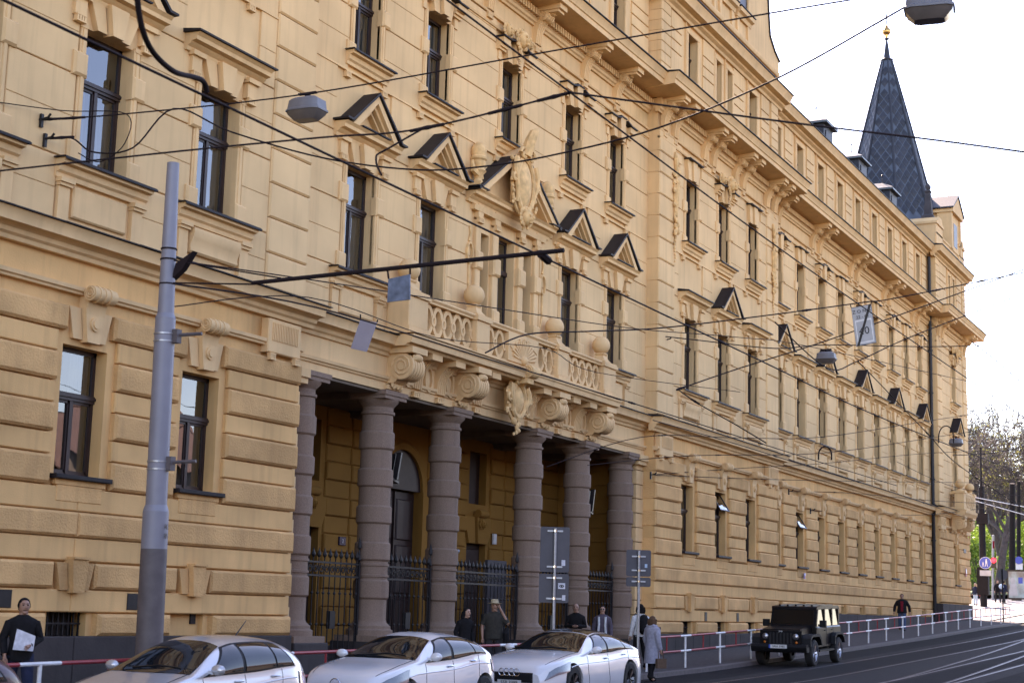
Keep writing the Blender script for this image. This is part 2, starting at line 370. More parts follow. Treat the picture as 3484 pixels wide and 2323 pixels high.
# ---- sub-part prototypes
def gf_sill():
    mb = MB(); mb.cbox(-.72, .72, -.2, .28, -.085, -.005, .012); return mesh_of('sill', mb, 'flash')
def gf_apron():
    mb = MB(); mb.box(-.64, .64, -.10, .09, -.18, -.087); mb.cbox(-.58, .58, -.085, .09, -.47, -.18, .015); return mesh_of('apron', mb, 'boss')
def gf_key():
    mb = MB(); zt = 2.38
    wedge(mb, -.16, .16, -.26, .26, zt, zt+.62, -.16, .09); wedge(mb, -.42, -.18, -.56, -.28, zt+.04, zt+.60, -.06, .09); wedge(mb, .18, .42, .28, .56, zt+.04, zt+.60, -.06, .09)
    corn(mb, -.24, .24, [(.09, zt+.5), (-.16, zt+.5), (-.17, zt+.62), (-.22, zt+.74), (-.34, zt+.84), (.09, zt+.98)])
    roll(mb, -.3, .3, -.27, zt+.86, .14)
    for dx in (-.14, 0, .14): roll(mb, dx-.03, dx+.03, -.27, zt+.86, .155)
    spiral(mb, -.305, -.27, zt+.86, .12); spiral(mb, .305, -.27, zt+.86, .12)
    mb.prism([(.13*math.cos(2*PI*i/14), zt+.34+.13*math.sin(2*PI*i/14)) for i in range(14)], 'y', -.20, -.15)
    mb.prism([(.085*math.cos(2*PI*i/12), zt+.34+.085*math.sin(2*PI*i/12)) for i in range(12)], 'y', -.225, -.19)
    return mesh_of('keystone', mb, 'trim')
def surround(w, h, blocks):
    mb = MB(); a = w/2
    for s in (-1, 1):
        x = sorted((s*a, s*(a+.17))); mb.cbox(x[0]+(0 if s > 0 else 0), x[1], -.035, .09, 0, h, .012)
        x2 = sorted((s*(a+.05), s*(a+.13))); mb.cbox(x2[0], x2[1], -.06, .05, .05, h-.06, .012)
        for (z0, z1) in blocks:
            xb = sorted((s*(a-.025), s*(a+.34)))
            mb.cbox(xb[0], xb[1], -.10, .09, z0, z1, .045)
    return mesh_of('surround', mb, 'trim')
SIL_PROF = [(.05, -.34), (-.06, -.34), (-.07, -.26), (-.12, -.22), (-.14, -.12), (-.24, -.10), (-.26, -.012), (.05, -.012)]
def up_sill(hw):
    mb = MB(); corn(mb, -hw, hw, SIL_PROF); return mesh_of('sill', mb, 'trim')
def up_sheet(hw):
    mb = MB(); corn(mb, -hw-.05, hw+.05, [(.28, -.004), (-.31, -.012), (-.31, -.05), (-.28, .012), (.28, .02)]); return mesh_of('sill_sheet', mb, 'flash')
def pn_apron(kind):
    mb = MB(); 
    for s in (-1, 1):
        x = s*.98; mb.box(x-.14, x+.14, -.07, .05, -1.1, -.36); mb.box(x-.18, x+.18, -.16, .05, -.42, -.34); mb.box(x-.16, x+.16, -.12, .05, -.48, -.42)
    if kind == 0: mb.cbox(-.72, .72, -.05, .05, -.98, -.40, .03)
    else: corn(mb, -.76, .76, [(.05, -.38), (-.15, -.40), (-.17, -.5), (-.13, -.62), (-.08, -.75), (-.09, -.86), (-.05, -.9), (.05, -.9)])
    return mesh_of('apron', mb, 'trim')
def guttae(mb, x, y, z, w=.2):
    mb.box(x-w/2, x+w/2, y-.05, y+.06, z-.03, z)
    for i in range(4):
        q = x-w/2+w*(i+.5)/4; mb.box(q-w*.085, q+w*.085, y-.04, y+.05, z, z+.09)
    mb.box(x-w/2, x+w/2, y-.045, y+.06, z+.09, z+.115)
HOODP = [(.05, 3.10), (-.08, 3.10), (-.10, 3.18), (-.17, 3.22), (-.20, 3.26), (-.32, 3.28), (-.33, 3.36), (-.40, 3.42), (.05, 3.44)]   # above opening bottom
def pn_head(mb):
    for s in (-1, 1):
        x = s*.92; mb.box(x-.15, x+.15, -.10, .05, 2.72, 3.12); mb.box(x-.20, x+.20, -.17, .05, 3.04, 3.14); guttae(mb, x, -.09, 2.62, .26)
        x2 = s*.84; mb.box(min(x2, s*.66), max(x2, s*.66), -.05, .05, 2.55, 2.64)
        wedge(mb, *sorted((s*.19, s*.44)), *sorted((s*.30, s*.66)), 2.60, 3.12, -.09, .05)
    wedge(mb, -.15, .15, -.25, .25, 2.58, 3.15, -.20, .05)
def hood_flat():
    mb = MB(); pn_head(mb); corn(mb, -1.26, 1.26, HOODP); return mesh_of('hood', mb, 'trim')
def hood_flat_sheet():
    mb = MB(); corn(mb, -1.32, 1.32, [(.05, 3.445), (-.45, 3.425), (-.45, 3.46), (.05, 3.53)]); return mesh_of('hood_sheet', mb, 'flash')
def rake(mb, hw, z0, z1, th, y0, y1):                # two raking beams meeting at the apex
    for s in (-1, 1):
        P = [(s*hw, z0), (s*(hw-th*1.5), z0), (0, z1-th*1.15), (0, z1)]
        if s < 0: P = P[::-1]
        mb.prism(P, 'y', y0, y1)
def hood_ped(hw=1.28, rw=1.04, za=4.38):
    mb = MB(); pn_head(mb); corn(mb, -hw, hw, HOODP)
    rake(mb, rw, 3.42, za, .17, -.40, .05); rake(mb, rw-.20, 3.43, za-.20, .10, -.30, .05); rake(mb, rw-.36, 3.43, za-.36, .06, -.2, .05)
    mb.prism([(-rw+.3, 3.43), (rw-.3, 3.43), (0, za-.34)], 'y', -.06, .05)
    return mesh_of('hood', mb, 'trim')
def hood_ped_sheet(hw=1.28, rw=1.04, za=4.38):
    mb = MB()
    for s in (-1, 1):
        P = [(s*(hw+.07), 3.452), (s*(rw+.06), 3.45), (0, za+.012), (0, za+.075), (s*(rw+.09), 3.50), (s*(hw+.07), 3.495)]
        mb.prism(P if s > 0 else P[::-1], 'y', -.46, .05)
    mb.box(-rw*.60, rw*.60, -.42, -.05, 3.445, 3.475)
    return mesh_of('hood_sheet', mb, 'flash')
def head_plain():
    mb = MB(); z0, z1 = 2.36, 3.06
    wedge(mb, -.15, .15, -.21, .21, z0, z1, -.17, .05)
    for s in (-1, 1): wedge(mb, *sorted((s*.18, s*.50)), *sorted((s*.24, s*.62)), z0, z1, -.10, .05)
    return mesh_of('hood', mb, 'trim')
def head_plain_sheet():
    mb = MB(); mb.box(-.70, .70, -.24, .05, 3.065, 3.10); return mesh_of('hood_sheet', mb, 'flash')
def head_hooded():
    mb = MB(); z0 = 2.36
    wedge(mb, -.14, .14, -.22, .22, z0, 3.05, -.24, .05)
    for s in (-1, 1):
        wedge(mb, *sorted((s*.17, s*.44)), *sorted((s*.26, s*.60)), z0, 2.92, -.13, .05)
        x = sorted((s*.58, s*1.0)); mb.box(x[0], x[1], -.26, .05, 2.72, 2.90); mb.box(x[0], x[1]-.02, -.18, .05, 2.64, 2.72); mb.box(x[0], x[1], -.12, .05, 2.57, 2.64)
        x = sorted((s*.74, s*.92)); mb.box(x[0], x[1], -.06, .05, 2.30, 2.58)
    return mesh_of('hood', mb, 'trim')
def head_hooded_sheet():
    mb = MB(); mb.prism([(-.25, 3.055), (.25, 3.055), (.25, 3.09), (-.25, 3.09)], 'y', -.28, .05)
    for s in (-1, 1):
        P = [(s*.23, 2.99), (s*.60, 2.905), (s*1.06, 2.905), (s*1.06, 2.94), (s*.60, 2.945), (s*.23, 3.03)]
        mb.prism(P if s > 0 else P[::-1], 'y', -.32, .05)
    return mesh_of('hood_sheet', mb, 'flash')
def lion(mb, x, y, z, r):                            # a lion's mask with mane
    mb.sphere((x, y, z), r, 12, 9, (.85, .75, 1)); mb.sphere((x, y-.55*r, z-.25*r), r*.5, 10, 7, (.85, .9, .75)); mb.sphere((x, y-.95*r, z-.12*r), r*.2, 6, 5)
    mb.sphere((x, y-.62*r, z-.62*r), r*.32, 8, 6, (.8, .8, .7))
    for s in (-1, 1):
        mb.sphere((x+s*.34*r, y-.68*r, z+.18*r), r*.16, 6, 5); mb.sphere((x+s*.62*r, y-.1*r, z+.72*r), r*.24, 6, 5)
    for i in range(14):
        a = PI*(-.35+1.7*i/13); L = r*random.uniform(1.0, 1.3)
        mb.sphere((x+L*math.cos(a), y+.1*r, z+L*math.sin(a)*.95), r*random.uniform(.24, .36), 6, 5, (1, .7, 1), .12)
def lion_part():
    mb = MB(); lion(mb, 0, -.34, 3.12, .26); lion(mb, -.62, -.2, 3.2, .19); lion(mb, .62, -.2, 3.2, .19)
    for i in range(7): mb.sphere((random.uniform(-.12, .12), -.3, 2.82-.07*i), .09-.008*i, 6, 5, (1, .6, 1), .15)
    return mesh_of('lion_mask', mb, 'carve')
SUB = dict(gfs=gf_sill(), gfa=gf_apron(), key=gf_key(), sur_pn=surround(1.28, 2.6, [(-.0, .42), (1.62, 2.07)]), sur_sf=surround(1.18, 2.36, [(0, .25), (1.10, 1.52)]),
           pns=up_sill(1.20), pnsh=up_sheet(1.20), sfs=up_sill(.92), sfsh=up_sheet(.92), ap0=pn_apron(0), ap1=pn_apron(1), flat=hood_flat(), flatsh=hood_flat_sheet(),
           ped=hood_ped(), pedsh=hood_ped_sheet(), pl=head_plain(), plsh=head_plain_sheet(), hd=head_hooded(), hdsh=head_hooded_sheet(), lion=lion_part())
_hop = MB(); _hop.box(-.5, .5, -.02, .02, -.74, -.70); _hop.box(-.5, .5, -.02, .02, -.04, 0); _hop.box(-.5, -.46, -.02, .02, -.74, 0); _hop.box(.46, .5, -.02, .02, -.74, 0); SUB['hopper'] = mesh_of('open_sash', _hop, 'frame')
SUB['hopane'] = pane_mesh('pane', -.46, .46, -.7, -.04, 0)
def sub(name, me, win): o = bpy.data.objects.new(name, me); COL.objects.link(o); o.parent = win; return o
def window(kind, x, P, z, extras=(), curt=None, hopper=False):
    d = WM[kind]; o = part_at('window', d['frame'], B, (x, P, z))
    for i, (pm, (dx, dz)) in enumerate(d['panes']):
        if hopper and i == 2:
            h = sub('open_sash', SUB['hopper'], o); h.location = (0, .22, WK[kind][1]-.04); h.rotation_euler = (math.radians(-32), 0, 0)
            p = sub('pane', SUB['hopane'], o); p.location = h.location; p.rotation_euler = h.rotation_euler; continue
        p = sub('pane', pm, o); p.location = (dx, 0, dz); p.rotation_euler = (random.uniform(-.006, .006), 0, random.uniform(-.012, .012))
    c = random.choice([0, 0, 1, 2, 3, 0]) if curt is None else curt
    if c >= 0: sub('curtain', d['cur'][c], o)
    for nm, key in extras: sub(nm, SUB[key], o)
    return o
GFX = [('sill', 'gfs'), ('apron', 'gfa'), ('keystone', 'key')]
def pnx(ped, ap): return [('surround', 'sur_pn'), ('sill', 'pns'), ('sill_sheet', 'pnsh'), ('apron', 'ap%d' % ap)] + ([('hood', 'ped'), ('hood_sheet', 'pedsh')] if ped else [('hood', 'flat'), ('hood_sheet', 'flatsh')])
def sfx(kind): return [('surround', 'sur_sf'), ('sill', 'sfs'), ('sill_sheet', 'sfsh')] + ([('hood', 'pl'), ('hood_sheet', 'plsh')] if kind == 'pl' else [('hood', 'hd'), ('hood_sheet', 'hdsh')]) + ([('lion_mask', 'lion')] if kind == 'lion' else [])

GZ, PZ, SZ, AZ = 4.12, 9.64, 14.93, 21.0
COURSES = [(3.93, 4.43, 1), (4.455, 4.82, 0), (4.845, 5.33, 1), (5.355, 5.72, 0), (5.745, 6.24, 1), (6.265, 6.63, 0)]
JOINTS = [8.52, 9.70, 11.28, 12.87, 14.45, 16.05, 17.67, 18.36]
def piers(x0, x1, axes, half):
    e = [x0]+[v for a in axes for v in (a-half, a+half)]+[x1]
    return [(e[i], e[i+1]) for i in range(0, len(e), 2) if e[i+1]-e[i] > .1]
for key, (x0, x1, P, axes) in SECT.items():
    pj = key in PROJ
    # ---------------- ground floor
    if key != 'M':
        pz = PLZ[key]; bx = [(a-.5, a+.5) for a in axes]
        holes = [(a-.58, a+.58, GZ, GZ+2.30) for a in axes]
        bz0 = pz-.62 if key in 'ET' else pz+.02; btop = max(1.95, pz+.34) if key != 'T' else pz+.3
        if key != 'T': holes += [(a-.5, a+.5, max(pz+.0, .6), btop) for a in axes]
        W_ = bpart('ground_floor_wall', wall_mb(x0, x1, pz, 8.5, P+.09, holes, .34), 'gstucco')
        lows = [(pz+.0, 1.72, 2), (1.745, 2.13, 0), (2.155, 2.60, 1), (2.63, 3.03, 0), (3.05, 3.48, 1), (3.50, 3.905, 0)]
        for (z0, z1, t) in lows:
            if z1 < pz+.08: continue
            z0 = max(z0, pz+.004)
            segs = piers(x0, x1, axes, .66) if z1 <= btop+.05 and key != 'T' else [(x0, x1)]
            if t == 1 and 2.1 < z0 < 2.2 and key != 'T': segs = piers(x0, x1, axes, .52)
            f = {0: P, 1: P-.06, 2: P-.09}[t]; c = {0: .02, 1: .045, 2: .06}[t]
            for (a, b) in segs:
                nb = max(1, round((b-a)/7.0)) if len(segs) == 1 else 1
                for q in range(nb):
                    aa, bb = a+(b-a)*q/nb, a+(b-a)*(q+1)/nb
                    mb = MB(); mb.cbox(aa-((.03 if t else .012) if aa == x0 and pj else 0), bb+((.03 if t else .012) if bb == x1 and pj else 0), f, P+.45 if (aa == x0 or bb == x1) else P+.12, z0, z1, c); build('stone_block', mb, 'boss' if t else 'gstucco', W_)
        if key != 'T' and btop > 2.1 - .2 and key != 'E':
            for a in axes:                                   # keystones over the cellar lights
                mb = MB(); wedge(mb, a-.14, a+.14, a-.2, a+.2, 2.08, 2.66, P-.16, P+.09); wedge(mb, a-.36, a-.16, a-.48, a-.22, 2.12, 2.60, P-.05, P+.09); wedge(mb, a+.16, a+.36, a+.22, a+.48, 2.12, 2.60, P-.05, P+.09); mb.box(a-.2, a+.2, P-.2, P+.09, 2.66, 2.70)
                build('keystone', mb, 'boss', W_)
        for (z0, z1, t) in COURSES:
            for (a, b) in piers(x0, x1, axes, .78):
                mb = MB(); mb.cbox(a-((.03 if t else .012) if a == x0 and pj else 0), b+((.03 if t else .012) if b == x1 and pj else 0), P-.06 if t else P, P+.45 if (a == x0 or b == x1) else P+.12, z0, z1, .05 if t else .02)
                build('stone_block', mb, 'boss' if t else 'gstucco', W_)
        for (a, b) in piers(x0, x1, axes, .60):
            mb = MB(); mb.cbox(a-(.03 if a == x0 and pj else 0), b+(.03 if b == x1 and pj else 0), P-.06, P+.45 if (a == x0 or b == x1) else P+.12, 6.655, 7.09, .05); build('stone_block', mb, 'boss', W_)
        # cellar lights
        if key != 'T':
            for ia, a in enumerate(axes):
                if key == 'L' and ia == 2:                      # this niche is walled up
                    mb = MB(); mb.box(a-.55, a+.55, P+.2, P+.3, pz-.02, btop+.02); bpart('niche_panel', mb, 'gstucco'); mb = MB(); mb.box(a+.22, a+.38, P+.17, P+.2, 1.55, 1.78); bpart('vent', mb, 'iron'); continue
                mb = MB(); zb = btop-.62 if key != 'E' else btop-1.0
                for i in range(8): mb.box(a-.46+i*.131, a-.435+i*.131, P+.22, P+.25, zb, btop)
                for zz in (zb+.2, zb+.42): mb.box(a-.5, a+.5, P+.21, P+.26, zz, zz+.03)
                bpart('cellar_grille', mb, 'iron')
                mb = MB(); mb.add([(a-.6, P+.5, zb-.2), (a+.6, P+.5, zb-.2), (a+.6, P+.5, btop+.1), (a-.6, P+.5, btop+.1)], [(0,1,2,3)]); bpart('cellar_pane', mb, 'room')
        # plinth of grey stone slabs
        es = [x0]; 
        while es[-1] < x1-1.2: es.append(min(x1, es[-1]+1.66))
        es[-1] = x1
        for i in range(len(es)-1):
            mb = MB(); g = min(G(es[i]), G(es[i+1]))-.25
            mid = (es[i]+es[i+1])/2
            mb.cbox(es[i]+.004, es[i+1]-.004, P-.13, P+.5, g, pz, .015); bpart('plinth_stone', mb, 'plinth')
        for i, a in enumerate(axes):
            hop = (key == 'R' and i == 1) or (key == 'E' and i in (1,))
            window('gf', a, P+.09-.02, GZ, GFX, hopper=hop)
        FR0 = 7.09
    else:
        W_ = bpart('entablature_wall', wall_mb(x0, x1, 7.12, 8.5, P+.02, [], .3, .1), 'stucco'); FR0 = 7.12
    xa, xb = (x0-.02, x1+.02) if pj else (x0, x1)
    mb = MB(); corn(mb, xa, xb, [(P+.12, 7.33), (P-.02, 7.33), (P-.03, 7.37), (P-.07, 7.39), (P-.08, 7.46), (P+.0, 7.475), (P+.12, 7.475)]); bpart('string_course', mb, 'trim')
    mb = MB(); corn(mb, xa-(.36 if pj else 0), xb+(.36 if pj else 0), [(P+.12, 7.95), (P-.04, 7.95), (P-.06, 8.02), (P-.12, 8.06), (P-.14, 8.13), (P-.20, 8.17), (P-.34, 8.19), (P-.35, 8.31), (P-.41, 8.40), (P+.12, 8.42)]); bpart('lower_cornice', mb, 'trim')
    mb = MB(); x = xa-(.42 if pj else 0); xe = xb+(.42 if pj else 0)
    while x < xe-.01:
        e = min(xe, x+random.uniform(1.6, 2.1)); dz = random.uniform(0, .012); mb.prism([(P+.12, 8.425+dz), (P-.46, 8.405+dz), (P-.46, 8.425+dz), (P+.12, 8.50+dz)], 'x', x, e+.04); x = e
    bpart('cornice_sheet', mb, 'flash')
    if key != 'M' :
        for sx in (x0+.75, x1-.75) if pj else ():
            mb = MB(); mb.cbox(sx-.6, sx+.6, P-.10, P+.12, 7.18, 7.90, .02); 
            for i in range(16): mb.box(sx-.46+i*.06, sx-.435+i*.06, P-.125, P-.09, 7.44, 7.82)
            guttae(mb, sx-.45, P-.1, 7.05, .2); guttae(mb, sx+.45, P-.1, 7.05, .2); bpart('frieze_panel', mb, 'trim')
    # ---------------- piano nobile and second floor
    holes = []
    for i, a in enumerate(axes):
        if key == 'M' and i == 2: holes += [(a-.52, a+.52, PZ-.1, PZ+2.6), (a-1.62, a-1.02, PZ-.1, PZ+2.45), (a+1.02, a+1.62, PZ-.1, PZ+2.45)]
        else: holes.append((a-.64, a+.64, PZ, PZ+2.6))
        holes.append((a-.59, a+.59, SZ, SZ+2.36))
    U_ = bpart('upper_wall', wall_mb(x0, x1, 8.46, 19.5, P+.05, holes, .34), 'stucco')
    edge = 1.45 if pj and key != 'T' else (1.2 if key == 'T' else 0)
    for j in range(len(JOINTS)-1):
        z0, z1 = JOINTS[j]+.012, JOINTS[j+1]-.012
        half = 1.16 if j == 0 else (.84 if j < 4 else .80)
        if j == 3: half = 1.22
        if j == 6: half = 1.02
        for (a, b) in piers(x0+edge+(.02 if edge else 0), x1-edge-(.02 if edge else 0), axes, half if not (key == 'M') else half):
            if key == 'M' and j < 4:
                if abs((a+b)/2-36.5) < .6: b = 36.5
                if abs((a+b)/2-40.75) < .6: a = 40.75
            if b-a < .15: continue
            mb = MB(); zm_ = (z0+z1)/2
            mb.cbox(a, b, P, P+.06, z0, zm_-.003, .012); mb.cbox(a, b, P, P+.06, zm_+.003, z1, .012); build('wall_panel', mb, 'stucco', U_)
    if edge:
        n = 13
        for sx0, sx1 in ((x0, x0+edge), (x1-edge, x1)):
            for i in range(n):
                z0 = 8.55+i*.785*.965; z1 = z0+.785*.965-.02; d = .02 if i % 2 else 0
                mb = MB(); mb.cbox(sx0-.02, sx1+.02, P-.05, P+.5, z0, z1, .035); build('quoin_block', mb, 'stucco', U_)
    for i, a in enumerate(axes):
        if key == 'M': ped, ap, sk = True, 0, ('lion' if i == 2 else 'hd')
        elif key in 'LR': ped, ap, sk = (i == 1), (0 if i == 1 else 1), ('lion' if i == 1 else 'pl')
        elif key == 'T': ped, ap, sk = True, 0, 'lion'
        else: ped, ap, sk = (i % 2 == 0), (i % 2), ('hd' if i % 2 == 0 else 'pl')
        if not (key == 'M' and i == 2): window('pn', a, P+.02, PZ, pnx(ped, ap))
        window('sf', a, P+.02, SZ, sfx(sk))
    mb = MB(); mb.box(x0+edge, x1-edge, P-.025, P+.06, 14.43, 14.475)
    for a in axes:
        for s in (-1, 1): guttae(mb, a+s*.82, P-.01, 14.30, .22)
    bpart('string_course', mb, 'trim')
    mb = MB()
    for z in (18.10, 18.40): mb.prism([(P+.06, z-.03), (P-.04, z-.03), (P-.06, z+.02), (P-.03, z+.04), (P+.06, z+.04)], 'x', xa, xb)
    bpart('string_course', mb, 'trim')
    # ---------------- main cornice with consoles and dentils
    px = .0 if not pj else 1.08
    mb = MB(); corn(mb, xa-(.14 if pj else 0), xb+(.14 if pj else 0), [(P+.1, 18.98), (P-.02, 18.98), (P-.04, 19.04), (P-.09, 19.07), (P-.11, 19.14), (P-.15, 19.17), (P+.1, 19.17)]); bpart('bed_moulding', mb, 'trim')
    mb = MB(); n = int((x1-x0)/.17)
    mb.box(xa, xb, P-.08, P+.1, 19.175, 19.50)
    for i in range(n): mb.box(x0+.05+i*.17, x0+.15+i*.17, P-.19, P-.08, 19.24, 19.44)
    tag(bpart('dentil_row', mb, 'trim'), kind='stuff')
    mb = MB(); corn(mb, xa-px, xb+px, [(P+.1, 19.50), (P-.98, 19.56), (P-.98, 19.72), (P-1.02, 19.74), (P-1.03, 19.80), (P-1.10, 19.92), (P-1.12, 19.96), (P+.1, 20.0)]); bpart('main_cornice', mb, 'trim')
    mb = MB(); x = xa-px-.03; xe = xb+px+.03
    while x < xe-.01:
        e = min(xe, x+random.uniform(1.7, 2.3)); dz = random.uniform(0, .012); mb.prism([(P+.1, 20.005+dz), (P-1.17, 19.965+dz), (P-1.17, 19.99+dz), (P+.1, 20.10+dz)], 'x', x, e+.05); x = e
    bpart('cornice_sheet', mb, 'flash')
    # ---------------- attic storey
    ah = []; aw = []
    for i, a in enumerate(axes):
        if key in 'LR' and i == 1 or key == 'T': aw += [('an', a-.62), ('an', a+.62)]
        else: aw.append(('at', a))
    ah = [(a-WK[k][0]/2, a+WK[k][0]/2, AZ, AZ+1.75) for k, a in aw]
    bpart('attic_wall', wall_mb(x0, x1, 19.9, 23.3, P+.05, ah, .34), 'stucco')
    for k, a in aw:
        o = window(k, a, P+.02, AZ, ())
        mb = MB(); hw = WK[k][0]/2
        for s in (-1, 1): xx = sorted((a+s*hw, a+s*(hw+.16))); mb.cbox(xx[0], xx[1], P-.03, P+.06, 20.1, AZ+1.75, .02)
        mb.cbox(a-hw-.16, a+hw+.16, P-.03, P+.06, AZ+1.755, AZ+1.93, .02); mb.box(a-hw-.24, a-hw-.2, P-.02, P+.06, 20.2, AZ+2.1)
        bpart('window_surround', mb, 'trim')
    for (a, b) in piers(x0+(.9 if pj else 0), x1-(.9 if pj else 0), axes, .98 if key not in 'T' else 1.4):
        mb = MB()
        for z0, z1 in ((20.12, 21.62), (21.66, 22.02), (22.06, 22.42), (22.46, 23.08)): mb.cbox(a+.12, b-.12, P-.005, P+.06, z0, z1, .012)
        bpart('attic_panel', mb, 'stucco')
    if pj:
        for sx0, sx1 in ((x0, x0+.85), (x1-.85, x1)):
            for i in range(8):
                mb = MB(); mb.cbox(sx0-.02, sx1+.02, P-.05, P+.5, 20.1+i*.375, 20.1+i*.375+.36, .02); bpart('quoin_block', mb, 'stucco')
    ep = .5 if pj else 0
    mb = MB(); corn(mb, xa-ep, xb+ep, [(P+.1, 23.10), (P-.05, 23.10), (P-.08, 23.2), (P-.2, 23.27), (P-.22, 23.34), (P-.44, 23.38), (P-.46, 23.52), (P-.54, 23.64), (P-.56, 23.70), (P+.3, 23.74)]); bpart('eave_cornice', mb, 'trim')
    mb = MB(); corn(mb, xa-ep-.03, xb+ep+.03, [(P+.3, 23.745), (P-.60, 23.705), (P-.60, 23.75), (P+.3, 23.88)]); bpart('eave_sheet', mb, 'flash')

for X, P, w_, z0, z1 in ((53.9, -.4, .12, 1.76, 2.08), (57.35, -.4, .12, 1.76, 2.08), (19.95, -.4, .24, 1.80, 2.10), (23.3, -.4, .2, 1.80, 2.10), (66.1, 0, .1, 2.4, 2.55)):
    mb = MB(); mb.cbox(X-w_, X+w_, P-.02, P+.02, z0, z1, .01); bpart('vent', mb, 'iron')
# consoles under the main cornice
def console():
    mb = MB()
    prof = [(.06, 18.44), (-.09, 18.44), (-.10, 18.62), (-.13, 18.84), (-.20, 19.02), (-.30, 19.12), (-.44, 19.16), (-.50, 19.26), (-.46, 19.40), (.06, 19.40)]
    mb.prism(prof, 'x', -.19, .19); roll(mb, -.23, .23, -.33, 19.25, .14); spiral(mb, -.235, -.33, 19.25, .12, .018); spiral(mb, .235, -.33, 19.25, .12, .018)
    for dx in (-.1, 0, .1): mb.tube([(dx, p[0]-.005, p[1]) for p in prof[1:8]], .022, 5)
    mb.box(-.24, .24, -.88, .05, 19.40, 19.56); mb.box(-.2, .2, -.8, .05, 19.32, 19.40); mb.sphere((0, -.52, 19.33), .11, 8, 6, (1.2, 1, .6), .1)
    guttae(mb, 0, -.03, 18.24, .3); return mesh_of('console', mb, 'trim')
CONS = console()
for dx in (-7.5, -4.96, -1.51, 1.51, 4.96, 7.5): part_at('console', CONS, B, (38.64+dx, 0, 0))
for sec in ('L', 'R'):
    c = SECT[sec][3][1]; P = SECT[sec][2]
    for dx in (-6.2, -5.2, -2.2, -1.25, 1.25, 2.2, 5.2, 6.2): part_at('console', CONS, B, (c+dx, P, 0))
for c in (69.3, 75.9, 82.5, 89.1, 63.0): 
    for dx in (-.6, .6): part_at('console', CONS, B, (c+dx, 0, 0))
for dx in (-3.7, -2.8, 2.8, 3.7): part_at('console', CONS, B, (96.9+dx, -.45, 0))
# downpipes, rear block, roof
mb = MB(); mb.tube([(92.35, -.16, G(92)+.1), (92.35, -.16, 8.0), (92.35, -.55, 8.3), (92.35, -.16, 8.6), (92.35, -.16, 18.9), (92.35, -.16, 23.1)], .10, 8)
for z in (4, 6.5, 10, 12.5, 15, 17.5, 21): mb.lathe([(.12, -.04), (.135, -.04), (.135, .04), (.12, .04)], 92.35, -.16, 10, z)
bpart('downpipe', mb, 'iron')
mb = MB(); mb.tube([(62.5, -.10, G(62)+.2), (62.5, -.10, 7.9)], .05, 6); mb.tube([(62.5, -.10, 8.6), (62.5, -.10, 18.9)], .05, 6); bpart('downpipe', mb, 'trim')
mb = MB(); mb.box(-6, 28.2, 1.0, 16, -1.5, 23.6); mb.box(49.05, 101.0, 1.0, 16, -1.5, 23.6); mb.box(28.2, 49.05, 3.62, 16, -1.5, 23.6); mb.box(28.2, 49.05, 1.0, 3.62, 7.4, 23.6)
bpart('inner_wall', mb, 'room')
mb = MB(); mb.box(101.0, 101.2, -.35, 16, .5, 23.7); mb.box(92.6, 101.2, 15.8, 16.2, .5, 23.7); bpart('side_wall', mb, 'stucco')
mb = MB(); mb.prism([(-.3, 23.75), (7.5, 29.2), (16.3, 23.75)], 'x', -6, 93.0); bpart('roof', mb, 'flash')
# dormers with small hipped roofs
for X in (73.5, 80.1, 86.75):
    mb = MB(); y0, y1, zb, zt = .55, 3.4, 24.0, 25.62
    mb.box(X-.80, X+.80, y0, y1, zb, zt); mb.box(X-.5, X+.5, y0-.04, y0+.05, 24.4, 25.35)
    D_ = bpart('dormer', mb, 'slate')
    mb = MB(); mb.box(X-.98, X+.98, y0-.22, y1, zt, zt+.10)
    mb.add([(X-1.0, y0-.24, zt+.1), (X+1.0, y0-.24, zt+.1), (X+1.0, y1, zt+.1), (X-1.0, y1, zt+.1), (X-.12, y0+.55, zt+.60), (X+.12, y0+.55, zt+.60), (X+.12, y1, zt+.60), (X-.12, y1, zt+.62)], [(0,1,5,4),(1,2,6,5),(2,3,7,6),(3,0,4,7),(4,5,6,7)])
    build('dormer_roof', mb, 'zinc', D_)
    mb = MB(); mb.lathe([(0, 0), (.06, .02), (.03, .12), (.02, .45), (.05, .48), (.06, .52), (.02, .56), (0, .58)], X, y0+.6, 8, zt+.55); build('finial', mb, 'iron', D_)
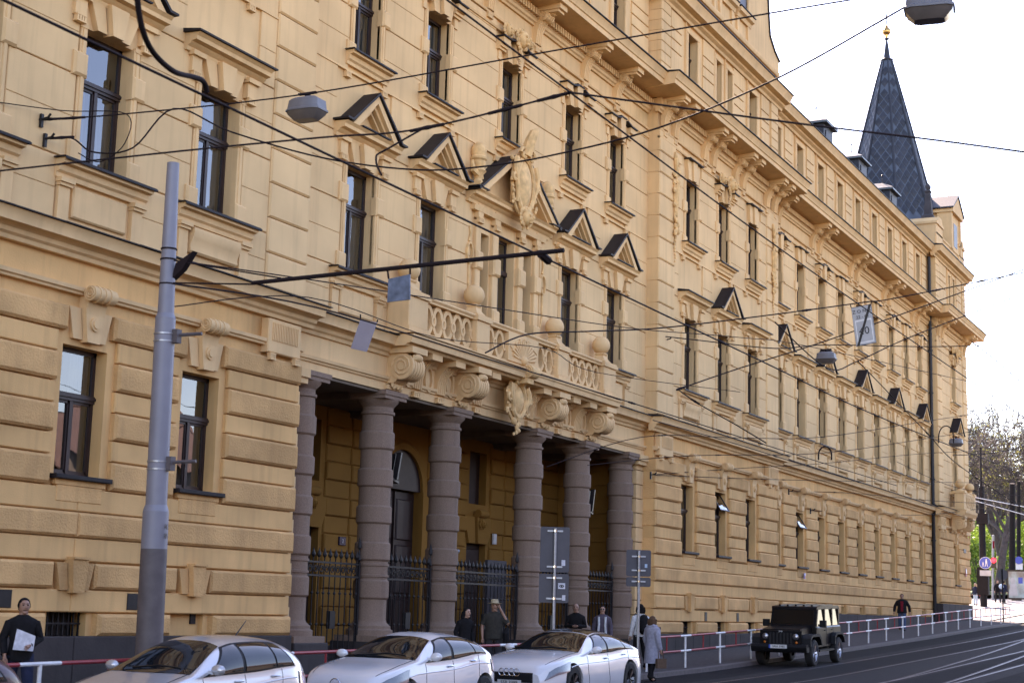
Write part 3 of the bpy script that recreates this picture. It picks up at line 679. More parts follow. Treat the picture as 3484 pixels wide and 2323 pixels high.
# gable over the projecting bay
def gable(c, P):
    half = [(6.55, 23.9), (6.55, 24.4), (6.8, 24.45), (6.85, 25.2), (6.2, 25.45), (5.55, 25.9), (5.4, 26.6), (5.3, 27.3), (5.0, 28.4), (4.2, 29.4), (3.2, 29.9), (2.6, 31.2), (0, 32.4)]
    pr = [(c+x, z) for x, z in half]+[(c-x, z) for x, z in half[-2::-1]]
    mb = MB(); mb.prism(pr, 'y', P-.02, P+.6); Gb = bpart('gable', mb, 'stucco')
    mb = MB(); mb.tube([(c+x+.03, P-.03, z+.02) for x, z in half[3:]], .06, 6); mb.tube([(c-x-.03, P-.03, z+.02) for x, z in half[3:]], .06, 6); build('gable_flashing', mb, 'flash', Gb)
    for dx, hw in ((0, .55), (-2.0, .5), (2.0, .5)):
        mb = MB(); mb.box(c+dx-hw, c+dx+hw, P-.06, P+.0, 25.7, 27.5); build('window', mb, 'frame', Gb)
        mb = MB()
        corn(mb, c+dx-hw-.35, c+dx+hw+.35, [(P, 25.25), (P-.12, 25.25), (P-.16, 25.4), (P-.28, 25.45), (P-.3, 25.6), (P, 25.62)])
        for s in (-1, 1): xx = c+dx+s*(hw+.14); mb.box(xx-.12, xx+.12, P-.12, P, 25.6, 27.7); wedge(mb, xx-.06, xx+.06, xx-.14, xx+.14, 24.5, 25.25, P-.1, P)
        mb.box(c+dx-hw-.35, c+dx+hw+.35, P-.2, P, 27.7, 27.95); build('window_surround', mb, 'trim', Gb)
        mb = MB(); mb.box(c+dx-hw-.4, c+dx+hw+.4, P-.33, P, 25.625, 25.66); build('sill_sheet', mb, 'flash', Gb)
    mb = MB(); corn(mb, c-6.6, c+6.6, [(P, 24.42), (P-.1, 24.42), (P-.14, 24.5), (P-.14, 24.6), (P, 24.62)]); build('string_course', mb, 'trim', Gb)
gable(55.62, -.4); gable(21.64, -.4)
# garlands hanging on the corner piers of the projecting bays
for X, P in ((50.35, -.47), (61.5, -.47)):
    mb = MB(); mb.tube([(X, P, 17.9), (X-.05, P-.05, 17.6), (X+.04, P-.04, 17.2)], [.05, .10, .05], 7); mb.tube([(X, P-.03, 16.7), (X, P-.02, 15.6)], [.16, .09], 8)
    for i in range(46):
        z = random.choice((17.0, 16.9, 15.9, 15.5, 15.3))+random.gauss(0, .25); z = 14.2+(z-14.2); q = .22 if z > 16.5 else .15
        mb.sphere((X+random.gauss(0, q*.6), P-.02-random.uniform(0, .06), z), random.uniform(.05, .10), 6, 5, (1, .7, 1.2), .15)
    for i in range(10): mb.sphere((X+.04*math.sin(i), P-.02, 15.1-.12*i), .08-.004*i, 6, 5, (.8, .6, 1.1), .2)
    bpart('garland', mb, 'carve')
# ------------------------------------------------------------------ portico: columns, inner walls, ceiling
COLX = [38.64+d for d in (-9.26, -5.86, -2.47, 2.47, 5.86, 9.26)]
CY = .39
def column_mesh():
    mb = MB(); s, b = .385, .43
    prof = [(.0, 1.30), (.56, 1.30), (.56, 1.42), (.50, 1.46), (.50, 1.52), (s+.02, 1.60), (s, 1.66), (s, 2.13)]
    def boss(z0, z1): return [(s, z0-.012), (b-.03, z0), (b, z0+.035), (b, z1-.035), (b-.03, z1), (s, z1+.012)]
    prof += boss(2.15, 2.60)+[(s, 2.66), (s+.03, 2.67), (s+.03, 2.72), (s, 2.73), (s, 2.92), (s+.03, 2.93), (s+.03, 2.98), (s, 2.99)]
    prof += boss(3.05, 3.49)+boss(3.93, 4.36)+boss(4.81, 5.25)+boss(5.71, 6.15)
    prof += [(s-.01, 6.55), (s+.03, 6.57), (s+.03, 6.63), (s-.01, 6.65), (s-.01, 6.74), (s+.02, 6.78), (s+.10, 6.86), (s+.12, 6.92), (.0, 6.92)]
    mb.lathe(prof, 0, 0, 40, 0, True); mb.box(-.50, .50, -.50, .50, 6.92, 7.01); mb.box(-.53, .53, -.53, .53, 7.01, 7.12); mb.box(-.60, .60, -.60, .60, 1.16, 1.30)
    me = mesh_of('column', mb, 'granite')
    for p in me.polygons:                             # keep the drum edges crisp
        p.use_smooth = True
    return me
CM = column_mesh()
for x in COLX: 
    part_at('column', CM, B, (x, CY, 0))
    mb = MB(); mb.cbox(x-.66, x+.66, CY-.66, CY+.66, G(x)-.3, 1.16, .02); bpart('pedestal', mb, 'plinth')
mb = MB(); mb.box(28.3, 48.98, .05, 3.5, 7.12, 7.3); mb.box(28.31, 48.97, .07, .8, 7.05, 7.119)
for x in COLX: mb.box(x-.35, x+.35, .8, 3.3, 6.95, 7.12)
bpart('portico_ceiling', mb, mat('shade_darkened_soffit', (.16, .12, .085), .9, var=.15))  # soffit colour darkened too, so shade under the ceiling is painted in
mb = MB(); mb.box(28.3, 48.98, .9, 3.4, G(38)-.2, .95); mb.box(28.3, 48.98, .5, .9, G(38)-.2, .72); bpart('portico_floor', mb, 'plinth')
BY = 3.2                                             # rear wall of the portico
doors = [(34.0, .62), (43.28, .62), (30.6, .62), (46.7, .62)]
holes = [(38.64-1.15, 38.64+1.15, .95, 5.25)]+[(x-h, x+h, .95, 3.95) for x, h in doors]+[(x-.55, x+.55, 5.15, 6.75) for x, h in doors]
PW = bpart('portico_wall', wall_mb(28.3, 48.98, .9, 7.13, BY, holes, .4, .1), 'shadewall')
mb = MB(); n = 20                                     # arch over the main door: wall ring and archivolt
pts = [(38.64+1.15*math.cos(PI*i/n), 5.25+1.15*math.sin(PI*i/n)) for i in range(n+1)]
arch = MB(); arch.prism([(38.64+1.15*math.cos(PI*i/n), 5.25+1.15*math.sin(PI*i/n)) for i in range(n+1)], 'y', BY-.01, BY+.012); build('arch_opening', arch, 'frame', PW)
mb.grid([[(38.64+r*math.cos(PI*i/n), y, 5.25+r*math.sin(PI*i/n)) for i in range(n+1)] for r, y in ((1.12, BY+.1), (1.12, BY-.10), (1.3, BY-.14), (1.42, BY-.05), (1.42, BY+.05))], False)
for s in (-1, 1): mb.box(*sorted((38.64+s*1.12, 38.64+s*1.42)), BY-.12, BY+.05, .95, 5.25)
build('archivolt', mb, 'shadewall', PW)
mb = MB(); mb.box(38.64-1.12, 38.64+1.12, BY+.2, BY+.3, .95, 5.2); mb.box(38.64-.03, 38.64+.03, BY+.14, BY+.22, .95, 5.2)
for s in (-1, 1):
    for z0, z1 in ((1.1, 2.2), (2.35, 3.7), (3.85, 5.0)): mb.cbox(*sorted((38.64+s*.14, 38.64+s*.98)), BY+.15, BY+.22, z0, z1, .03)
build('main_door', mb, 'frame', PW)
for x, h in doors:
    mb = MB(); mb.box(x-h, x+h, BY+.22, BY+.3, .95, 3.95); mb.cbox(x-h+.1, x+h-.1, BY+.17, BY+.24, 1.1, 2.3, .03); mb.cbox(x-h+.1, x+h-.1, BY+.17, BY+.24, 2.45, 3.8, .03); build('side_door', mb, 'frame', PW)
    mb = MB(); mb.box(x-.55, x+.55, BY+.25, BY+.3, 5.15, 6.75); build('window', mb, 'frame', PW)
    mb = MB(); wedge(mb, x-.16, x+.16, x-.26, x+.26, 3.95, 4.85, BY-.16, BY)
    for s in (-1, 1): wedge(mb, *sorted((x+s*.2, x+s*.62)), *sorted((x+s*.3, x+s*.95)), 3.95, 4.75, BY-.09, BY)
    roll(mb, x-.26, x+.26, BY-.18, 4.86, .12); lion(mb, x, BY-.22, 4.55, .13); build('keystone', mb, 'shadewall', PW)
cand = [28.3]+sorted([v for x, h in doors for v in (x-.78, x+.78)]+[38.64-1.5, 38.64+1.5])+[48.98]
for i in range(0, len(cand), 2):
    a, b = cand[i], cand[i+1]
    for j in range(13):
        z0 = 1.0+j*.47; z1 = z0+.45
        mb = MB(); 
        m_ = (a+b)/2 if b-a > 1.6 else None
        for (p, q) in ([(a, m_-.04), (m_+.04, b)] if m_ else [(a, b)]): mb.cbox(p, q, BY-(.10 if j % 2 else .05), BY+.02, z0, z1, .03)
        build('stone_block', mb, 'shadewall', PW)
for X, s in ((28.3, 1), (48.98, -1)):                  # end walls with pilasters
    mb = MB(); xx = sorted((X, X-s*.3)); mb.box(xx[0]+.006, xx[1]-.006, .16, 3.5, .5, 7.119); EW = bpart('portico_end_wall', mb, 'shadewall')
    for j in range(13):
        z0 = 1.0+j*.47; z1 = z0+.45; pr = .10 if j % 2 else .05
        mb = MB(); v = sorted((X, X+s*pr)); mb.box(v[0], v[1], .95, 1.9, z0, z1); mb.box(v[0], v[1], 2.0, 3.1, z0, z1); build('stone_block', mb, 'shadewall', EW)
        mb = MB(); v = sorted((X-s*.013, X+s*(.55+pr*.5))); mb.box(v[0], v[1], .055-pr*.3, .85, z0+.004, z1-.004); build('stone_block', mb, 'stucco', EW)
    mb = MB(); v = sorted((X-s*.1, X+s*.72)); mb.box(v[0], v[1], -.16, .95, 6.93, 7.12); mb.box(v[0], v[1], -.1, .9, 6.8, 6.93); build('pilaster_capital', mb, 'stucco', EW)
# board, number plate, small plates and camera on the portico wall
def flatbox(name, x0, x1, y0, y1, z0, z1, m, label, cat, group=None):
    mb = MB(); mb.cbox(x0, x1, y0, y1, z0, z1, .006); return tag(build(name, mb, m), label, cat, group)
def text(name, s, size, loc, m, parent, rot=(PI/2, 0, 0), align='CENTER', ext=.002):
    c = bpy.data.curves.new(name, 'FONT'); c.body = s; c.size = size; c.align_x = align; c.align_y = 'CENTER'; c.extrude = ext; c.resolution_u = 2
    t = bpy.data.objects.new('tmp', c); COL.objects.link(t); dg = bpy.context.evaluated_depsgraph_get(); dg.update()
    me = bpy.data.meshes.new_from_object(t.evaluated_get(dg)); bpy.data.objects.remove(t); me.name = name; me.materials.clear(); me.materials.append(M[m])
    o = bpy.data.objects.new(name, me); COL.objects.link(o); o.parent = parent; o.location = Vector(loc)-base_of(parent); o.rotation_euler = rot; return o
hn = flatbox('house_number', 35.42, 35.72, BY-.15, BY-.09, 3.54, 3.76, 'enamel', 'small navy enamel house number plate 2 on the portico wall', 'plate'); text('numeral', '2', .16, (35.57, BY-.154, 3.65), 'white', hn)
flatbox('notice_board', 41.35, 42.55, 1.75, 1.85, 1.0, 3.40, 'signback', 'tall pale grey notice board standing behind the portico fence', 'board')
mb = MB(); mb.tube([(41.1, BY-.1, 3.72), (41.1, BY-.3, 3.72)], .05, 8); mb.tube([(41.1, BY-.3, 3.72), (41.35, BY-.45, 3.62)], .075, 10); tag(build('security_camera', mb, 'galv'), 'small silver security camera on the portico rear wall', 'camera')
flatbox('entry_plate', 44.15, 44.35, BY-.16, BY-.1, 3.98, 4.3, 'white', 'small white sign above the right portico side door', 'plate')
for x, side in ((COLX[1], 1), (COLX[4], 1)):
    mb = MB()
    for k in (0, .22): mb.xf(Matrix.Identity(4)); mb.box(x+.50+k*.5, x+.56+k*.5, CY-.3+k, CY-.16+k, 5.05, 5.75)
    mb.box(x+.3, x+.7, CY-.25, CY+.1, 5.0, 5.06)
    m_ = Matrix.Translation((x+.5, CY, 5.0)) @ Matrix.Rotation(math.radians(14), 4, 'Y') @ Matrix.Translation((-x-.5, -CY, -5.0)); mb.xf(m_)
    tag(build('floodlight', mb, 'black'), 'slim black floodlight strapped to the granite column beside the arched door' if x < 38 else 'slim black floodlight strapped to the granite column nearest the right end bay', 'floodlight')
# iron fences between the columns
def fence(x0, x1, n, label):
    F_ = thing('iron_fence', ((x0+x1)/2, CY, G(x0)), label, 'fence', 'iron fences between the portico columns')
    zb = G(x0)+.12; xs = [x0+(x1-x0)*(i+.5)/n for i in range(n)]
    for x in xs:
        mb = MB(); mb.tube([(x, CY, zb), (x, CY, 3.12)], .016, 6)
        for z in (1.55, 2.25): mb.sphere((x, CY, z), .035, 6, 5)
        b = build('bar', mb, 'iron', F_)
        mb = MB(); mb.lathe([(0, .0), (.018, .01), (.045, .05), (.05, .09), (.02, .16), (0, .24)], x, CY, 6, 3.04); build('spear_tip', mb, 'iron', b)
    mb = MB()
    for z in (.62, 2.62, 2.92): mb = MB(); mb.box(x0, x1, CY-.022, CY+.022, z, z+.045); build('rail', mb, 'iron', F_)
    mb = MB(); mb.box(x0, x1, CY-.02, CY+.02, zb-.05, .61); build('kick_panel', mb, 'iron', F_)
    for x in (x0+.03, x1-.03): mb = MB(); mb.box(x-.03, x+.03, CY-.03, CY+.03, G(x0), 3.0); mb.lathe([(0, 0), (.05, .05), (.03, .12), (.012, .3), (.05, .33), (.05, .4), (0, .62)], x, CY, 8, 3.0); build('post', mb, 'iron', F_)
    for i in range(n-1):
        cx = (xs[i]+xs[i+1])/2; r = min(.095, (xs[1]-xs[0])*.4); mb = MB(); mb.tube([(cx+r*(1-j/30)*math.cos(j*.5), CY, 2.79+r*(1-j/30)*math.sin(j*.5)) for j in range(18)], .014, 5); build('scroll', mb, 'iron', F_)
    xm = (x0+x1)/2; mb = MB(); mb.box(xm-.11, xm+.11, CY-.06, CY+.04, 1.45, 1.85); build('lock_box', mb, 'iron', F_)
FL = ['black spear-topped iron fence in the narrow bay by the left end column', 'black spear-topped iron fence left of the entrance gate', 'wide black spear-topped iron gate in front of the arched door', 'black spear-topped iron fence right of the entrance gate', 'black spear-topped iron fence in the bay by the right end column']
for i in range(5): fence(COLX[i]+.55, COLX[i+1]-.55, 10 if i != 2 else 18, FL[i])

# ------------------------------------------------------------------ balcony over the portico
mb = MB(); corn(mb, 32.27, 45.01, [(.02, 8.17), (-.62, 8.17), (-.66, 8.22), (-.78, 8.24), (-.80, 8.36), (-.84, 8.40), (-.84, 8.44), (.02, 8.46)]); BAL = bpart('balcony_slab', mb, 'trim')
mb = MB(); mb.box(32.2, 45.08, -.87, .02, 8.465, 8.49); build('slab_sheet', mb, 'trim', BAL)
BPX = [32.78, 36.16, 41.12, 44.50]
for i, x in enumerate(BPX):
    w_ = .36 if i in (1, 2) else .46
    mb = MB(); y0, y1 = -.66, -.06
    mb.box(x-w_-.04, x+w_+.04, y0-.04, y1+.04, 8.49, 8.66); mb.cbox(x-w_, x+w_, y0, y1, 8.66, 9.40, .02); mb.box(x-w_-.05, x+w_+.05, y0-.05, y1+.05, 9.40, 9.50); mb.box(x-w_-.02, x+w_+.02, y0-.02, y1+.02, 9.50, 9.56)
    mb.lathe([(.33, 9.56), (.33, 9.62), (.27, 9.66), (.20, 9.74), (.17, 9.80), (.22, 9.84), (.22, 9.87), (.12, 9.9)], x, -.34, 4, 0, False, PI/4, 2*PI+PI/4)
    p = build('pier', mb, 'trim', BAL)
    mb = MB(); mb.sphere((x, -.34, 10.13), .28, 24, 16); build('ball', mb, 'trim', BAL)
mb = MB()
for a, b in ((32.35, 44.93),): mb.box(a, b, -.58, -.16, 9.41, 9.47); corn(mb, a, b, [(-.14, 9.47), (-.60, 9.47), (-.63, 9.51), (-.60, 9.55), (-.14, 9.56)]); mb.box(a, b, -.56, -.18, 8.49, 8.64)
mb.box(32.35, 32.5, -.5, .02, 8.49, 9.5); mb.box(44.8, 44.93, -.5, .02, 8.49, 9.5)
build('balcony_rail', mb, 'trim', BAL)
def ring(mb, cx, cz, a, b, t, y0, y1, n=22):
    o = [(cx+a*math.cos(2*PI*i/n), cz+b*math.sin(2*PI*i/n)) for i in range(n)]; q = [(cx+(a-t)*math.cos(2*PI*i/n), cz+(b-t)*math.sin(2*PI*i/n)) for i in range(n)]
    rows = [[(p[0], y1, p[1]) for p in o], [(p[0], y0, p[1]) for p in o], [(p[0], y0, p[1]) for p in q], [(p[0], y1, p[1]) for p in q], [(p[0], y1, p[1]) for p in o]]
    mb.grid(rows, False, True)
def balu():
    mb = MB(); ring(mb, 0, 9.02, .275, .40, .115, -.50, -.22); ring(mb, .27, 9.02, .12, .15, .07, -.52, -.22, 14)
    for z in (9.40, 8.64): mb.box(-.04, .04, -.45, -.27, z-.04, z+.03)
    mb.sphere((.27, -.36, 9.34), .06, 6, 5); mb.sphere((.27, -.36, 8.70), .06, 6, 5); return mesh_of('baluster', mb, 'trim')
BM = balu()
for a, b in ((33.26, 35.78), (36.54, 37.66), (39.62, 40.74), (41.50, 44.02)):
    n = max(2, round((b-a)/.52))
    for i in range(n): part_at('baluster', BM, BAL, (a+(b-a)*(i+.5)/n, 0, 0))
mb = MB(); mb.box(37.72, 39.56, -.60, -.14, 8.64, 9.42)
for i in range(15):
    a = PI*(.06+.88*i/14); wedge_l = .52+.08*(i % 2); cx, cz = 38.64, 8.72
    mb.tube([(cx+.14*math.cos(a), -.60, cz+.14*math.sin(a)), (cx+wedge_l*math.cos(a)*1.3, -.61, cz+wedge_l*math.sin(a)*1.05)], [.02, .05], 5)
mb.sphere((38.64, -.60, 8.74), .13, 10, 8); ring(mb, 38.64, 9.03, .86, .36, .05, -.625, -.58, 4); build('sunburst_panel', mb, 'trim', BAL)
# brackets under the balcony
def big_scroll():
    mb = MB(); roll(mb, -.30, .30, -.40, 7.70, .31, 26); mb.box(-.36, .36, -.74, .02, 8.02, 8.17); corn(mb, -.27, .27, [(.02, 7.3), (-.2, 7.32), (-.4, 7.5), (-.4, 8.02), (.02, 8.02)])
    for dx in (-.24, -.12, 0, .12, .24): roll(mb, dx-.045, dx+.045, -.40, 7.70, .326, 26)
    for s in (-1, 1): spiral(mb, s*.305, -.40, 7.70, .28, .03); roll(mb, *sorted((s*.30, s*.33)), -.40, 7.70, .09, 14)
    mb.sphere((0, -.66, 7.92), .13, 8, 6, (1.6, 1, .8), .1)
    for i in range(6): mb.sphere((-.2+.08*i, -.12, 7.28-.03*(i % 2)), .07, 6, 5, (1, .6, 1.2), .1)
    mb.box(-.34, .34, -.06, .03, 7.16, 7.27); return mesh_of('scroll_bracket', mb, 'trim')
def small_cons():
    mb = MB(); prof = [(.02, 7.34), (-.07, 7.34), (-.09, 7.6), (-.16, 7.8), (-.26, 7.92), (-.34, 8.02), (.02, 8.02)]
    mb.prism(prof, 'x', -.22, .22); mb.box(-.25, .25, -.62, .02, 8.02, 8.17)
    for dx in (-.15, -.05, .05, .15): mb.tube([(dx, p[0]-.004, p[1]) for p in prof[1:6]], .026, 5)
    guttae(mb, 0, -.04, 7.15, .34); return mesh_of('small_console', mb, 'trim')
def medal():
    mb = MB(); ring(mb, 0, 7.66, .2, .32, .05, -.06, .02); mb.sphere((0, .02, 7.66), .26, 12, 8, (.6, .2, 1.0)); return mesh_of('medallion', mb, 'trim')
BS, SCN, MD = big_scroll(), small_cons(), medal()
for x in BPX: part_at('scroll_bracket', BS, BAL, (x, 0, 0))
for x in (33.85, 35.05, 37.05, 40.2, 42.2, 43.4): part_at('small_console', SCN, BAL, (x, 0, 0))
for x in (34.45, 35.55, 33.4, 42.8, 43.9, 41.75): part_at('medallion', MD, BAL, (x, 0, 0))
# cartouches
def cartouche(name, x, y, z, a, b, parent, crest=True):
    mb = MB(); n = 28; rows = []
    for k in range(6):
        t = k/5.; rows.append([(x+a*t*math.cos(2*PI*i/n), y-.16*(1-t*t)-.02, z+b*t*math.sin(2*PI*i/n)) for i in range(n)])
    mb.grid(rows, True, True)
    P_ = [(x+(a+.05)*math.cos(2*PI*i/n), y-.05, z+(b+.05)*math.sin(2*PI*i/n)) for i in range(n+1)]
    mb.tube(P_, .075, 7, False); mb.tube([(x+(a+.2)*math.cos(2*PI*i/n), y+.02, z+(b+.16)*math.sin(2*PI*i/n)) for i in range(n+1)], .05, 6, False)
    for i in range(40): q = 2*PI*i/40; mb.sphere((x+(a-.02)*math.cos(q), y-.07, z+(b-.02)*math.sin(q)), .022, 5, 4)
    for s in (-1, 1):
        mb.tube([(x+s*(a+.10+.10*math.sin(j*.5)), y-.06-.05*math.sin(j*.35), z+b*.9-j*b*.17) for j in range(11)], [.10-.004*j for j in range(11)], 7)
        mb.tube([(x+s*(a*.55+.20*(1-j/16)*math.cos(j*.55)), y-.12, z+b+.12+.20*(1-j/16)*math.sin(j*.55)) for j in range(14)], .06, 6)
        mb.tube([(x+s*(a+.28+.16*(1-j/16)*math.cos(PI*.6+j*.5)), y-.10, z+.15*b+.18*(1-j/16)*math.sin(PI*.6+j*.5)) for j in range(14)], .055, 6)
        for j in range(12): mb.sphere((x+s*(a+.1+random.uniform(0, .26)), y-.04, z+random.uniform(-.9, 1.0)*b), random.uniform(.04, .07), 6, 5, (1, .7, 1), .2)
    mb.prism([(x-a*.5, z-b*.7), (x+a*.5, z-b*.7), (x+a*.6, z+b*.8), (x-a*.6, z+b*.8)], 'y', y-.01, y+.3)
    for j in range(9): mb.sphere((x+random.uniform(-.2, .2), y-.03, z-b-.05-.06*j), .13-.01*j, 7, 5, (1, .7, 1), .15)
    if crest:
        lion(mb, x, y-.12, z-b-.22, .24)
        mb.tube([(x+.02+.2*(1-j/18)*math.cos(-.8+j*.5), y-.14, z+b+.42+.22*(1-j/18)*math.sin(-.8+j*.5)) for j in range(16)], .085, 7)
        mb.tube([(x-.1, y-.1, z+b+.1), (x-.05, y-.2, z+b+.5), (x+.08, y-.26, z+b+.8), (x+.2, y-.3, z+b+.92)], [.16, .17, .14, .06], 8)
    return build(name, mb, 'carve', parent)
cartouche('balcony_cartouche', 38.64, -.42, 7.66, .34, .42, BAL, False)
mb = MB(); roll(mb, 38.42, 38.86, -.86, 8.42, .17, 18); spiral(mb, 38.415, -.86, 8.42, .14, .02); mb.box(38.45, 38.83, -.84, -.5, 8.1, 8.3); build('crest_scroll', mb, 'carve', BAL)
# ------------------------------------------------------------------ the middle window over the balcony: three lights, pediment, cartouche
cx = 38.64
for xc, hw, h_ in ((cx, .52, 2.70), (cx-1.32, .30, 2.55), (cx+1.32, .30, 2.55)):
    mb = MB(); z0 = PZ-.1; y0, y1 = .29, .35
    mb.box(xc-hw, xc-hw+.06, y0, y1, z0, z0+h_); mb.box(xc+hw-.06, xc+hw, y0, y1, z0, z0+h_); mb.box(xc-hw, xc+hw, y0, y1, z0+h_-.08, z0+h_); mb.box(xc-hw, xc+hw, y0-.04, y1, z0+h_*.66-.06, z0+h_*.66+.06); mb.box(xc-hw, xc+hw, y0, y1, z0, z0+.08)
    if hw > .4: mb.box(xc-.04, xc+.04, y0-.01, y1, z0, z0+h_*.66)
    wn = bpart('window', mb, 'frame')
    mb = MB(); mb.add([(xc-hw, .32, z0), (xc+hw, .32, z0), (xc+hw, .32, z0+h_), (xc-hw, .32, z0+h_)], [(0,1,2,3)]); build('pane', mb, 'pane', wn, False)
    cu = bpy.data.objects.new('curtain', curtain_mesh('curtain', 0, hw*.9, 0, h_*.95)); COL.objects.link(cu); cu.location = (xc, .08, z0); cu.parent = wn
for s in (-1, 1):                                     # pilasters between the lights
    for x, w_ in ((cx+s*.78, .16), (cx+s*1.80, .14)):
        mb = MB(); mb.cbox(x-w_, x+w_, -.06, .05, 9.54, 12.35, .02)
        for z0, z1 in ((9.56, 10.05), (11.0, 11.5)): mb.cbox(x-w_-.05, x+w_+.05, -.14, .05, z0, z1, .05)
        guttae(mb, x, -.1, 12.3, .3); mb.box(x-w_, x+w_, -.11, .05, 12.42, 12.78); bpart('pilaster', mb, 'trim')
mb = MB(); HP = [(y_, z_+9.64) for y_, z_ in HOODP]
corn(mb, cx-2.5, cx+2.5, HP); corn(mb, cx-2.2, cx+2.2, [(.05, 12.58), (-.12, 12.58), (-.16, 12.72), (.05, 12.74)])
z0_, za_ = 13.04, 14.85
def rake2(hw, zb, za, th, y0, y1):
    for s in (-1, 1):
        P_ = [(cx+s*hw, zb), (cx+s*(hw-th*1.6), zb), (cx, za-th*1.2), (cx, za)]; mb.prism(P_ if s > 0 else P_[::-1], 'y', y0, y1)
rake2(2.5, z0_, za_, .22, -.42, .05); rake2(2.2, z0_, za_-.22, .12, -.32, .05); mb.prism([(cx-2.0, z0_), (cx+2.0, z0_), (cx, za_-.35)], 'y', -.06, .05); bpart('pediment', mb, 'trim')
mb = MB()
for s in (-1, 1):
    P_ = [(cx+s*2.58, z0_+.0), (cx+s*2.52, z0_-.03), (cx+s*.55, za_-.44), (cx+s*.55, za_-.38)]; mb.prism(P_ if s > 0 else P_[::-1], 'y', -.47, .05)
    x = sorted((cx+s*2.6, cx+s*2.0)); mb.box(x[0], x[1], -.47, .05, 13.085, 13.115)
bpart('pediment_sheet', mb, 'flash')
cartouche('pediment_cartouche', cx, -.46, 13.74, .46, .72, B)
for s in (-1, 1):                                     # urns on the pediment's ends
    x = cx+s*2.15; mb = MB()
    mb.box(x-.2, x+.2, -.36, .02, 13.12, 13.3); mb.lathe([(.16, 13.3), (.10, 13.4), (.12, 13.5), (.22, 13.62), (.15, 13.72), (.19, 13.78), (.19, 13.9), (.23, 13.94), (.23, 14.0), (.20, 14.04), (.22, 14.2), (.17, 14.34), (.08, 14.42), (0, 14.45)], x, -.17, 16)
    mb.tube([(x-s*.25, -.17, 13.3), (x-s*.05, -.2, 13.5), (x+s*.3, -.17, 13.6), (x+s*.36, -.17, 13.85)], [.08, .1, .09, .04], 6); bpart('urn', mb, 'carve')
for s in (-1, 1):                                     # ribbon drops beside the middle window
    x = cx+s*2.25; mb = MB(); ring(mb, x, 11.35, .17, .30, .04, -.07, .02); mb.tube([(x, -.02, 12.1), (x+.04, -.03, 11.9), (x-.03, -.03, 11.68)], .035, 5); mb.tube([(x, -.02, 11.05), (x+.02, -.02, 10.4), (x-s*.12, -.02, 9.9)], [.04, .03, .015], 5); bpart('ribbon_drop', mb, 'carve')

# ------------------------------------------------------------------ tower top and spire
TX, TY = 97.15, 3.3
mb = MB(); P = -.45
corn(mb, 92.75, 101.05, [(.6, 23.85), (P-.02, 23.85), (P-.02, 24.55), (P-.08, 24.6), (P-.08, 24.7), (.6, 24.75)])
TW = bpart('tower_parapet', mb, 'trim')
for x0_, x1_ in ((92.8, 94.6), (99.4, 101.0)):
    mb = MB(); mb.cbox(x0_, x1_, P-.08, 1.2, 24.0, 25.2, .03); mb.prism([(x0_-.08, 25.2), (x1_+.08, 25.2), (x1_+.08, 25.35), (x1_-.3, 25.42), ((x0_+x1_)/2+.35, 25.7), ((x0_+x1_)/2-.35, 25.7), (x0_+.3, 25.42), (x0_-.08, 25.35)], 'y', P-.14, 1.25); build('parapet_block', mb, 'trim', TW)
mb = MB(); mb.box(97.2, 99.8, P-.05, 1.0, 24.6, 27.0); mb.box(97.05, 97.4, P-.14, .3, 24.6, 26.9); mb.box(99.6, 99.95, P-.14, .3, 24.6, 26.9); mb.box(96.95, 100.05, P-.26, 1.0, 26.9, 27.1)
mb.prism([(96.9, 27.1), (100.1, 27.1), (98.5, 28.1)], 'y', P-.26, 1.0); AE = build('aedicule', mb, 'trim', TW)
mb = MB(); mb.prism([(96.8, 27.12), (98.5, 28.17), (100.2, 27.12), (100.2, 27.2), (98.5, 28.29), (96.8, 27.2)], 'y', P-.32, 1.05); build('aedicule_sheet', mb, 'slate', TW)
mb = MB(); mb.box(98.0, 99.0, P-.07, P, 24.9, 26.4); build('aedicule_window', mb, 'frame', TW)
for x in (93.7, 100.2):
    mb = MB(); mb.lathe([(.5, 25.7), (.5, 25.85), (.34, 25.95), (.2, 27.3), (.26, 27.34), (.26, 27.42), (.12, 27.5), (.2, 27.62), (.2, 27.75), (0, 27.95)], x, .1, 4, 0, False, PI/4, 2*PI+PI/4); build('obelisk', mb, 'tarsoot', TW)
mb = MB(); mb.lathe([(2.95, 24.0), (2.95, 25.8), (3.12, 25.85), (3.12, 26.0)], TX, TY, 8, 0, False, PI/8, 2*PI+PI/8); build('spire_drum', mb, 'slate', TW)
SPZ = [(3.15, 26.0), (2.85, 26.9), (2.60, 28.0), (1.12, 34.0), (.32, 37.2)]
mb = MB(); mb.lathe(SPZ, TX, TY, 8, 0, False, PI/8, 2*PI+PI/8); SP = bpart('spire', mb, 'slatebase')
mb = MB()
for k in range(8):
    a = PI/8+k*PI/4; mb.tube([(TX+(r+.02)*math.cos(a), TY+(r+.02)*math.sin(a), z) for r, z in SPZ], [.12, .11, .10, .075, .04], 6)
build('spire_ribs', mb, 'slate', SP)
mb = MB(); mb.lathe([(.36, 37.15), (.40, 37.25), (.22, 37.35), (.11, 38.2), (.05, 38.6)], TX, TY, 12); mb.lathe([(.04, 38.6), (.16, 38.62), (.16, 38.68), (.04, 38.7)], TX, TY, 10); build('spire_cap', mb, 'slate', SP)
mb = MB(); mb.sphere((TX, TY, 39.15), .27, 16, 12); mb.lathe([(.05, 38.7), (.12, 38.9), (.06, 39.4), (.12, 39.45), (.04, 39.6)], TX, TY, 10); build('gilded_ball', mb, 'gold', SP)
